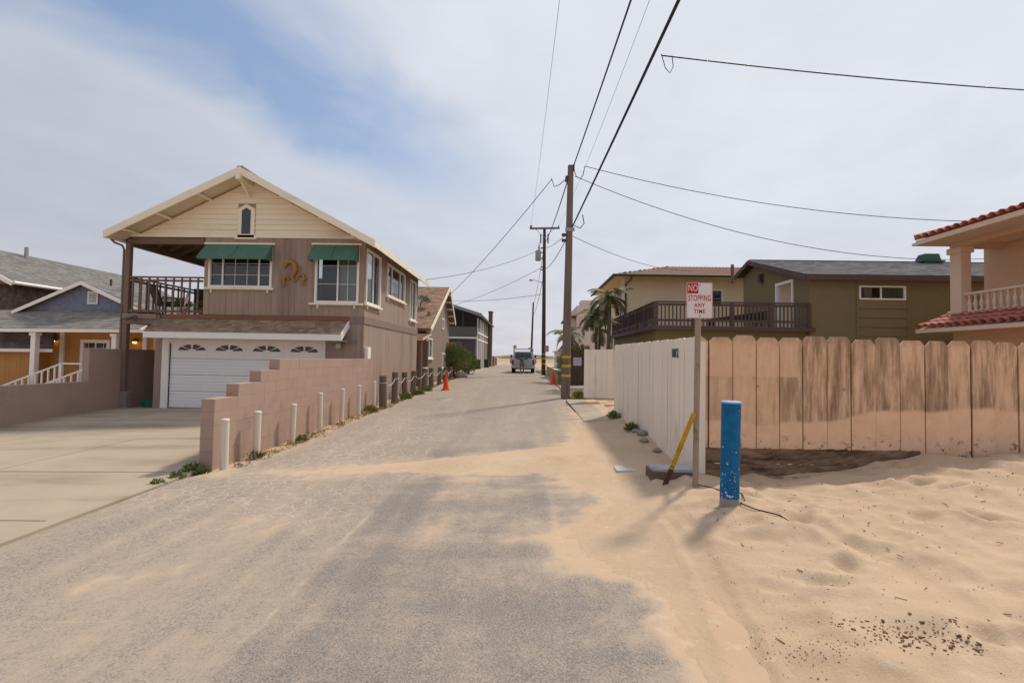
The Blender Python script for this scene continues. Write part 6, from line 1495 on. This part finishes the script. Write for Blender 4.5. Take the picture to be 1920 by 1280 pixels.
crf = MB(); crf.hexa([(5.05, 27.5, 6.62), (18.5, 27.5, 6.62), (18.5, 36.7, 6.62), (5.05, 36.7, 6.62), (9.4, 32.0, 7.95), (18.5, 32.0, 7.95), (18.5, 32.1, 7.95), (9.4, 32.1, 7.95)]); crf = crf.build('roof', mat('tile_underlay', (.22, .11, .07)), CH)
def tile_field(name, o, u, v, U, V, w, L, m, parent, clip=None):
    o, u, v = Vector(o), Vector(u).normalized(), Vector(v).normalized(); nn = u.cross(v).normalized(); mb = MB(); i = 0
    while (i + .5) * w < U:
        j = 0
        while j * L < V:
            c = clip(j * L + L / 2) if clip else (0, U)
            uc = (i + .5) * w
            if c[0] <= uc <= c[1]:
                rows = []
                for (vv_, h_) in ((j * L - .02, .03), ((j + 1) * L, .0)):
                    rows.append([o + u * (uc + w * .52 * math.cos(t_)) + v * vv_ + nn * (w * .42 * math.sin(t_) + h_) for t_ in [math.pi * k / 6 for k in range(7)]])
                mb.raw(rows[0] + rows[1], [(k, k + 1, k + 8, k + 7) for k in range(6)], True)
                mb.face([p for p in rows[0]])
            j += 1
        i += 1
    return mb.build(name, m, parent, kind='stuff')
sl = math.hypot(4.5, 1.33)
tile_field('roof_tiles', (18.5, 27.45, 6.64), (-1, 0, 0), (0, 4.5, 1.33), 13.45, sl, .24, .4, M_TILE, crf, lambda q_: (0, 13.45 - 4.35 * q_ / sl))
tile_field('roof_tiles', (5.0, 27.5, 6.64), (0, 1, 0), (4.35, 0, 1.33), 9.2, 4.55, .24, .4, M_TILE, crf, lambda q_: (4.5 * q_ / 4.55, 9.2 - 4.6 * q_ / 4.55))
MB().tube([(18.5, 27.40, 6.56), (5.0, 27.40, 6.56)], .075, 8).build('gutter', M_GRNG, crf); MB().tube([(4.95, 27.4, 6.56), (4.95, 36.7, 6.56)], .075, 8).build('gutter', M_GRNG, crf)
MB().tube([(6.0, 27.45, 6.5), (6.0, 27.9, 6.35), (5.84, 28.33, 6.2), (5.84, 28.33, .3)], .05, 8).build('downpipe', M_GRNG, crf)

# ------------------------------------------------------------------ peach house with red barrel tiles
M_PCH = mat('peach_stucco', (.64, .43, .29), .06, 2, .9, .003, 80); M_PCHL = mat('pale_peach_trim', (.72, .55, .43), .05, 2, .85, .002, 80)
M_REDT = mat('red_barrel_tile', (.44, .165, .115), .15, 5, .8, .003, 40, objr=.16, col2=(.30, .09, .06), c2=(.5, .7), c2s=3)
PH = thing('peach_house', (16, 14, .3), 'peach stucco house with red barrel-tile roofs and balustrade balcony', 'house')
mb = MB(); mb.box(16.2, 22, 9, 17.4, 3.0, 5.92); mb.box(14.75, 22, 9, 17.0, .2, 3.3); mb.build('wall', M_PCH, PH)
MB().box(14.55, 16.2, 9, 17.0, 3.30, 3.50, .01).build('balcony_floor', M_PCHL, PH)
mb = MB(); mb.box(14.6, 14.95, 16.5, 16.92, 3.4, 5.75, .01); mb.box(14.54, 15.01, 16.44, 16.98, 5.55, 5.75, .01); mb.box(14.54, 15.01, 16.44, 16.98, 3.5, 3.58, .01); mb.build('column', M_PCHL, PH)
MB().box(14.6, 14.95, 9, 16.92, 5.752, 5.93, .01).build('lintel', M_PCH, PH); MB().box(14.95, 16.2, 16.58, 16.92, 5.76, 5.93, .01).build('lintel', M_PCH, PH)
mb = MB(); mb.box(14.66, 14.84, 9, 16.49, 4.09, 4.17, .01); mb.box(14.68, 14.82, 9, 16.49, 3.50, 3.56, .01); bl = mb.build('balustrade', M_PCHL, PH)
y = 16.36
while y > 9.2:
    MB().lathe((14.75, y, 3.56), [(.05, 0), (.05, .04), (.03, .07), (.06, .17), (.065, .24), (.035, .36), (.028, .44), (.05, .48), (.05, .53)], 10).build('baluster', M_PCHL, bl); y -= .215
MB().box(13.62, 22, 8.8, 17.3, 5.93, 6.02, .01).build('eave_soffit', M_PCHL, PH)
prf = MB(); prf.hexa([(13.6, 8.8, 6.03), (22, 8.8, 6.03), (22, 17.02, 6.03), (13.6, 17.02, 6.03), (18, 10.5, 7.2), (22, 10.5, 7.2), (22, 13.0, 7.2), (18, 13.0, 7.2)]); prf = prf.build('roof', M_REDT, PH)
def barrel_row(o, du, v, n, w, L, parent, rows=1, lift=.0):
    o, du, v = Vector(o), Vector(du), Vector(v).normalized(); u = du.normalized(); nn = v.cross(u).normalized()
    if nn.z < 0: nn = -nn
    for i in range(n):
        for j in range(rows):
            mb = MB(); c = o + du * (i + .5)
            for (R_, flip) in ((w * .50, False), (w * .40, True)):
                a = [c + u * R_ * math.cos(t_) + v * (j * L - .03 * (not flip)) + nn * (R_ * .95 * math.sin(t_) + .03 * (j == 0) + .02) for t_ in [math.pi * k / 8 for k in range(9)]]
                b = [c + u * R_ * .9 * math.cos(t_) + v * ((j + 1) * L) + nn * (R_ * .85 * math.sin(t_)) for t_ in [math.pi * k / 8 for k in range(9)]]
                mb.raw(a + b, [(k, k + 1, k + 10, k + 9) for k in range(8)], True)
                if not flip: oa = a
                else: mb.raw(oa + a, [(k, k + 1, k + 10, k + 9) for k in range(8)])
            mb.build('barrel_tile', M_REDT, parent)
barrel_row((13.55, 17.0, 6.06), (0, -.29, 0), (4.4, 0, 1.17), 28, .27, .45, prf, 3)
MB().tube([(13.52, 17.05, 6.17), (18, 13.1, 7.33)], .10, 8).build('hip_cap', M_REDT, prf)
MB().box(13.56, 13.62, 8.8, 17.04, 5.90, 6.06, .006).build('fascia', M_PCHL, prf)
lpf = MB(); lpf.hexa([(13.72, 8.8, 2.88), (14.74, 8.8, 2.88), (14.74, 17.2, 2.88), (13.72, 17.2, 2.88), (13.72, 8.8, 2.96), (14.74, 8.8, 3.40), (14.74, 16.9, 3.40), (13.72, 17.2, 2.96)]); lpf = lpf.build('pent_roof', M_PCHL, PH)
barrel_row((13.66, 17.15, 2.99), (0, -.29, 0), (1.02, 0, .44), 28, .27, .40, lpf, 3)
MB().box(13.66, 13.72, 8.8, 17.22, 2.84, 2.97, .006).build('fascia', M_PCHL, lpf)
lm = MB(); lm.box(16.17, 16.199, 15.2, 15.4, 4.85, 5.15, .008); lm = lm.build('wall_light', M_PCHL, PH); MB().lathe((16.1, 15.3, 4.9), [(.04, 0), (.07, .03), (.07, .18), (.03, .22)], 10).build('lamp_glass', M_LAMPGLASS, lm)

# ------------------------------------------------------------------ far white house, palms, shrubs
WH = thing('white_house', (7, 46, .4), 'pale pink-white stucco house far behind the palms', 'house')
M_PW = mat('pinkish_white_stucco', (.66, .56, .50), .05, 2, .9)
mb = MB(); mb.box(4.75, 14, 45, 54, .3, 6.7); mb.box(5.15, 6.6, 45.3, 47, 6.7, 7.25); mb.box(4.2, 4.75, 46, 54, .3, 5.6); mb.build('wall', M_PW, WH)
MB().box(3.9, 5.0, 45.4, 54, 5.6, 5.8, .02).build('canopy_roof', M_DKTRIM, WH); MB().box(3.6, 4.75, 46.5, 53, 3.7, 3.9, .02).build('canopy_roof', M_DKTRIM, WH)
window(front(44.98), 4.95, 5.45, 4.2, 5.6, WH, sill=False, m=M_PW); window(front(44.98), 6.3, 7.4, 4.4, 5.6, WH, sill=False, m=M_PW)
M_PALM = mat('palm_frond', (.19, .19, .08), .25, 5, .6, island=.4); M_PALMY = mat('palm_frond_dry', (.16, .12, .06), .25, 5, .7, island=.4); M_TRUNK = mat('palm_trunk', (.12, .095, .075), .25, 8, .95, .01, 25)
def palm(x, y, zb, zt, L, n, label, seed, lean=(0, 0), r=.085):
    q = random.Random(seed); T = thing('palm_tree', (x, y, zb), label, 'palm tree', 'palms beside the white gate')
    pts = [Vector((x + lean[0] * k * k, y + lean[1] * k * k, zb + (zt - zb) * k)) for k in [i / 10 for i in range(11)]]
    MB().tube(pts, [r * (1.25 - .4 * i / 10) * (1.05 if i % 2 else .97) for i in range(11)], 10).build('trunk', M_TRUNK, T)
    c = pts[-1]
    MB().tube([c - Vector((0, 0, .1)), c + Vector((0, 0, .35))], [r * .95, r * .4], 8).build('crown_shaft', M_LEAF_Y, T)
    for i in range(n):
        a = i * 2.399 + q.uniform(-.2, .2); el = q.uniform(-.35, 1.25) if i > 2 else q.uniform(1.0, 1.4); l = L * q.uniform(.8, 1.15)
        d = Vector((math.cos(a), math.sin(a), 0)); P = []; k = 10; p = c + Vector((0, 0, .25)); ang = el
        for s in range(k + 1):
            P.append(p.copy()); p += (d * math.cos(ang) + Vector((0, 0, 1)) * math.sin(ang)) * l / k; ang -= .17 + .03 * q.random()
        mb = MB(); mb.tube(P, [.016 * (1 - .8 * s / k) for s in range(k + 1)], 5, False)
        side = d.cross(Vector((0, 0, 1)))
        for s in range(2, 64):
            f_ = s / 64 * k; i0 = min(k - 1, int(f_)); b = P[i0].lerp(P[i0 + 1], f_ - i0); tdir = (P[i0 + 1] - P[i0]).normalized(); ll = .42 * math.sin(math.pi * min(1, .15 + .8 * s / 64)) ** .7 * L / 1.5
            for sg in (-1, 1):
                e = (side * sg * .85 + tdir * .6 + Vector((0, 0, -.25 + q.uniform(-.2, .15)))).normalized() * ll * q.uniform(.85, 1.1); w_ = tdir * .013
                mb.raw([b - w_, b + w_, b + e * .6 + w_ * .8 + Vector((0, 0, -.02)), b + e + Vector((0, 0, -.10 * ll))], [(0, 1, 2, 3)])
        mb.build('frond', M_PALMY if el < -.1 and q.random() < .7 else M_PALM, T)
palm(3.62, 21.2, .35, 4.15, 1.2, 22, 'tallest palm, rising beside the cream house corner', 5, (.05, 0), .085)
palm(3.25, 22.2, .35, 3.45, 1.15, 20, 'middle palm leaning left in front of the white house', 6, (-.02, 0), .07)
palm(3.42, 22.6, .35, 2.9, 1.1, 10, 'shortest slim palm between the two taller ones', 7, (.03, 0), .06)
palm(2.45, 27.5, .35, 2.75, 1.35, 12, 'low palm just right of the near utility pole', 8, (-.05, 0), .08)
shrub((2.7, 25.6, .4), .8, .8, .95, 2600, .16, [M_LEAF_Y, M_LEAF], 'bright green shrub behind the brown gate')
shrub((3.9, 20.6, .4), .5, .5, .85, 1000, .16, [M_LEAF], 'dark green shrub at the foot of the palms')

# ------------------------------------------------------------------ brown gate, tan wall, clutter, truck, person
BG = thing('brown_gate', (2.55, 24, .4), 'dark brown gate with a white notice behind the near pole', 'gate')
for k in range(5): MB().box(2.0 + k * .2 + .003, 2.0 + (k + 1) * .2 - .003, 23.97, 24.0, .45, 2.02, .003).build('plank', M_DKTRIM, BG)
MB().box(2.0, 3.0, 24.001, 24.05, 1.7, 1.8).build('rail', M_DKTRIM, BG)
NT = thing('notice', (2.58, 23.96, 1.6), 'white paper notice pinned on the brown gate', 'notice')
MB().box(2.38, 2.78, 23.955, 23.965, 1.40, 1.80).build('paper', mat('white_paper', (.72, .71, .72), .03, 5, .8), NT)
for k in range(6): MB().box(2.42, 2.74 - .05 * (k % 3), 23.952, 23.9545, 1.74 - k * .055 - .012, 1.74 - k * .055).build('print_line', mat('grey_ink', (.28, .28, .34)), NT)
TW = thing('tan_wall', (1.8, 32, .3), 'low tan stucco wall with a pale cap on the right of the lane', 'wall')
MB().hexa([(1.75, 25.9, .1), (1.95, 25.9, .1), (1.95, 40, .1), (1.75, 40, .1), (1.75, 25.9, 1.02), (1.95, 25.9, 1.02), (1.95, 40, 1.08), (1.75, 40, 1.08)]).build('body', mat('tan_stucco', (.40, .30, .19), .07, 2, .9, .003, 60), TW)
MB().bar((1.85, 25.88, 1.05), (1.85, 40.02, 1.11), .26, .06).build('cap', mat('pale_cap', (.60, .52, .41), .06, 3, .85), TW)
MB().box(1.95, 2.9, 25.9, 26.1, .1, 1.02).build('return', mat('brown_stucco_dark', (.10, .075, .06), .07, 2, .9), TW)
SH = thing('white_shed', (2.2, 33, .4), 'small white shed with flat roof behind the tan wall', 'shed')
MB().box(2.05, 2.75, 32.2, 34.5, .4, 2.15, .01).build('body', M_WHITE, SH); MB().box(1.92, 3.5, 32.0, 34.6, 2.15, 2.25, .01).build('roof', M_WHITE, SH); MB().box(2.76, 3.4, 32.3, 34.4, .4, 2.15).build('teal_panel', mat('teal_panel', (.015, .17, .12)), SH)
FL = thing('large_flag', (2.5, 31.8, 1.0), 'American flag draped on a slanting pole above the white shed', 'flag')
MB().cyl((1.9, 31.85, 2.0), (2.75, 31.85, 3.0), .02, n=8).build('pole', M_GALV, FL)
flag_cloth(lambda u, v: (2.10 + (v * .70) + u * .75, 31.8 + .04 * math.sin(u * 7), 2.26 + v * .70 - u * .34), .95, .55, FL)
bin_(2.35, 28.2, 1.0, mat('black_bin', (.02, .02, .022), .1, 3, .5), 'black wheelie bin behind the low tan wall')
for k, (x, y, s) in enumerate(((1.25, 41, .16), (1.45, 42.5, .2), (1.1, 43.4, .14))): rock((x, y, Gz(x, y) + .05), (s, s * 1.2, s * .7), M_ROCK, 'pale stone by the road edge near the truck, %s' % ['nearest', 'middle', 'farthest'][k], 'stone', 80 + k, cat='stone', group='stones near the truck')
# service truck seen from behind
TX, TY, TZ = -.2, 40.4, Gz(-.2, 40.4)
TK = thing('service_truck', (TX, TY, TZ), 'white service truck with roof rack parked at the end of the lane', 'truck')
M_TW = mat('truck_white', (.42, .43, .44), .03, 2, .3, spec=.5); M_TG = mat('truck_glass', (.012, .015, .018), .05, 2, .08, spec=.8); M_CHR = mat('bumper_chrome', (.35, .36, .37), .05, 3, .3, metal=.7)
def tb(name, x0, x1, y0, y1, z0, z1, m, c=.02, par=TK): mb = MB(); mb.box(TX + x0, TX + x1, TY + y0, TY + y1, TZ + z0, TZ + z1, c); return mb.build(name, m, par)
mb = MB()
mb.hexa([(TX - .98, TY, TZ + .55), (TX + .98, TY, TZ + .55), (TX + .98, TY + 5.2, TZ + .5), (TX - .98, TY + 5.2, TZ + .5), (TX - .98, TY, TZ + 1.15), (TX + .98, TY, TZ + 1.15), (TX + .98, TY + 5.2, TZ + 1.1), (TX - .98, TY + 5.2, TZ + 1.1)])
mb.hexa([(TX - .96, TY + .02, TZ + 1.15), (TX + .96, TY + .02, TZ + 1.15), (TX + .96, TY + 3.9, TZ + 1.15), (TX - .96, TY + 3.9, TZ + 1.15), (TX - .78, TY + .22, TZ + 1.82), (TX + .78, TY + .22, TZ + 1.82), (TX + .78, TY + 3.2, TZ + 1.82), (TX - .78, TY + 3.2, TZ + 1.82)])
body = mb.build('body', M_TW, TK)
mb = MB(); mb.hexa([(TX - .74, TY + .03, TZ + 1.24), (TX + .74, TY + .03, TZ + 1.24), (TX + .74, TY + .09, TZ + 1.24), (TX - .74, TY + .09, TZ + 1.24), (TX - .64, TY + .165, TZ + 1.72), (TX + .64, TY + .165, TZ + 1.72), (TX + .64, TY + .22, TZ + 1.72), (TX - .64, TY + .22, TZ + 1.72)]); mb.build('rear_window', M_TG, TK)
tb('tailgate', -.72, .72, -.03, -.001, .62, 1.12, M_TW); tb('rear_bumper', -1.0, 1.0, -.22, -.035, .40, .58, M_CHR, .04); tb('licence_plate', -.16, .16, -.235, -.223, .43, .55, M_SWHITE, .004)
for s in (-1, 1):
    tb('tail_light', s * .86 - .08, s * .86 + .08, -.03, -.002, .72, 1.10, mat('tail_lamp_red', (.30, .01, .012), .05, 4, .25), .01)
    tb('tool_box', s * 1.02 - .10, s * 1.02 + .10, .3, 2.6, .78, 1.25, M_TW if s > 0 else M_GALV, .02)
    tb('wing_mirror', s * 1.10 - .08, s * 1.10 + .08, 3.55, 3.65, 1.30, 1.55, M_BLACK, .02)
    for wy in (.95, 4.3):
        w_ = MB(); w_.tube([(TX + s * .70, TY + wy, TZ + .36), (TX + s * .97, TY + wy, TZ + .36)], .36, 22); w_ = w_.build('wheel', M_BLACK, TK)
        MB().tube([(TX + s * .90, TY + wy, TZ + .36), (TX + s * .985, TY + wy, TZ + .36)], .2, 14).build('rim', M_GALV, w_)
tb('underbody', -.7, .7, .3, 4.9, .32, .56, M_BLACK)
for y in (.4, 1.8, 3.1):
    for s in (-1, 1): tb('rack_leg', s * .82 - .02, s * .82 + .02, y - .02, y + .02, 1.6, 2.02, M_GALV, 0)
    tb('rack_bar', -.86, .86, y - .02, y + .02, 2.02, 2.06, M_GALV, 0)
for s in (-.80, .80): tb('rack_rail', s - .02, s + .02, .3, 3.3, 2.061, 2.10, M_GALV, 0)
LD = thing('ladder', (TX + .3, TY, TZ + 2.1), 'pale ladder lying on the truck roof rack', 'ladder')
for s in (.45, .75): tb('ladder_rail', s - .02, s + .02, -.1, 3.6, 2.105, 2.17, M_GALV, 0, LD)
for k in range(11): tb('rung', .47, .73, .05 + k * .33, .08 + k * .33, 2.12, 2.15, M_GALV, 0, LD)
rock((TX - .72, TY + .5, TZ + 2.24), (.17, .4, .15), mat('yellow_tarp', (.42, .27, .07), .2, 6, .8), 'yellow bag strapped on the left of the truck rack', 'bag', 91, cat='bag')
# person leaning over the tailgate
def person(x, y, z):
    me = bpy.data.meshes.new('person'); bm = bmesh.new(); lay = None
    J = {'pel': (0, 0, .92, .15, .12), 'wst': (0, .10, 1.04, .14, .11), 'chs': (0, .30, 1.20, .17, .12), 'nck': (0, .44, 1.30, .06, .06), 'hed': (0, .50, 1.40, .085, .095), 'top': (0, .52, 1.52, .075, .085),
         'shL': (-.19, .36, 1.25, .07, .07), 'elL': (-.42, .46, 1.20, .05, .05), 'wrL': (-.50, .62, 1.08, .036, .036), 'haL': (-.51, .70, 1.05, .04, .025),
         'shR': (.19, .36, 1.25, .07, .07), 'elR': (.42, .46, 1.18, .05, .05), 'wrR': (.50, .62, 1.08, .036, .036), 'haR': (.51, .70, 1.05, .04, .025),
         'hpL': (-.10, 0, .84, .10, .10), 'knL': (-.11, .02, .48, .07, .07), 'anL': (-.12, -.03, .10, .045, .05), 'toL': (-.13, .13, .04, .045, .035),
         'hpR': (.10, 0, .84, .10, .10), 'knR': (.12, .03, .48, .07, .07), 'anR': (.12, .0, .10, .045, .05), 'toR': (.13, .16, .04, .045, .035)}
    E = [('pel', 'wst'), ('wst', 'chs'), ('chs', 'nck'), ('nck', 'hed'), ('hed', 'top'), ('chs', 'shL'), ('shL', 'elL'), ('elL', 'wrL'), ('wrL', 'haL'), ('chs', 'shR'), ('shR', 'elR'), ('elR', 'wrR'), ('wrR', 'haR'), ('pel', 'hpL'), ('hpL', 'knL'), ('knL', 'anL'), ('anL', 'toL'), ('pel', 'hpR'), ('hpR', 'knR'), ('knR', 'anR'), ('anR', 'toR')]
    names = list(J)
    me.from_pydata([J[k][:3] for k in names], [(names.index(a), names.index(b)) for a, b in E], [])
    o = bpy.data.objects.new('person_src', me); COL.objects.link(o)
    sk = o.modifiers.new('skin', 'SKIN'); ss = o.modifiers.new('sub', 'SUBSURF'); ss.levels = 2; ss.render_levels = 2
    for i, k in enumerate(names):
        v = me.skin_vertices[0].data[i]; v.radius = J[k][3:5]; v.use_root = (k == 'pel')
    bpy.context.view_layer.update()
    m2 = bpy.data.meshes.new_from_object(o.evaluated_get(bpy.context.evaluated_depsgraph_get())); bpy.data.objects.remove(o)
    skin = mat('skin', (.40, .24, .17), .05, 8, .6); shirt = mat('charcoal_shirt', (.05, .045, .052), .12, 8, .9); trs = mat('grey_trousers', (.14, .13, .12), .12, 8, .9); shoe = mat('white_shoes', (.6, .58, .56), .05, 8, .6); hair = mat('dark_hair', (.02, .015, .012), .2, 30, .7)
    m2.materials.clear()
    for k in (skin, shirt, trs, shoe, hair): m2.materials.append(k)
    for p in m2.polygons:
        c = p.center; p.use_smooth = True
        if c.z < .11: i = 3
        elif c.z < .98 and c.y < .25 and abs(c.x) < .3: i = 2
        elif c.z > 1.36 and abs(c.x) < .14: i = 4 if (c.y < .56 or c.z > 1.50) else 0
        elif abs(c.x) > .44: i = 0
        else: i = 1
        p.material_index = i
    ob = bpy.data.objects.new('person', m2); COL.objects.link(ob); ob.location = (x, y, z); ob['wl'] = [x, y, z]
    tag(ob, 'person in charcoal shirt and grey trousers leaning over behind the truck', 'person')
person(-.28, 39.55, Gz(-.28, 39.5))
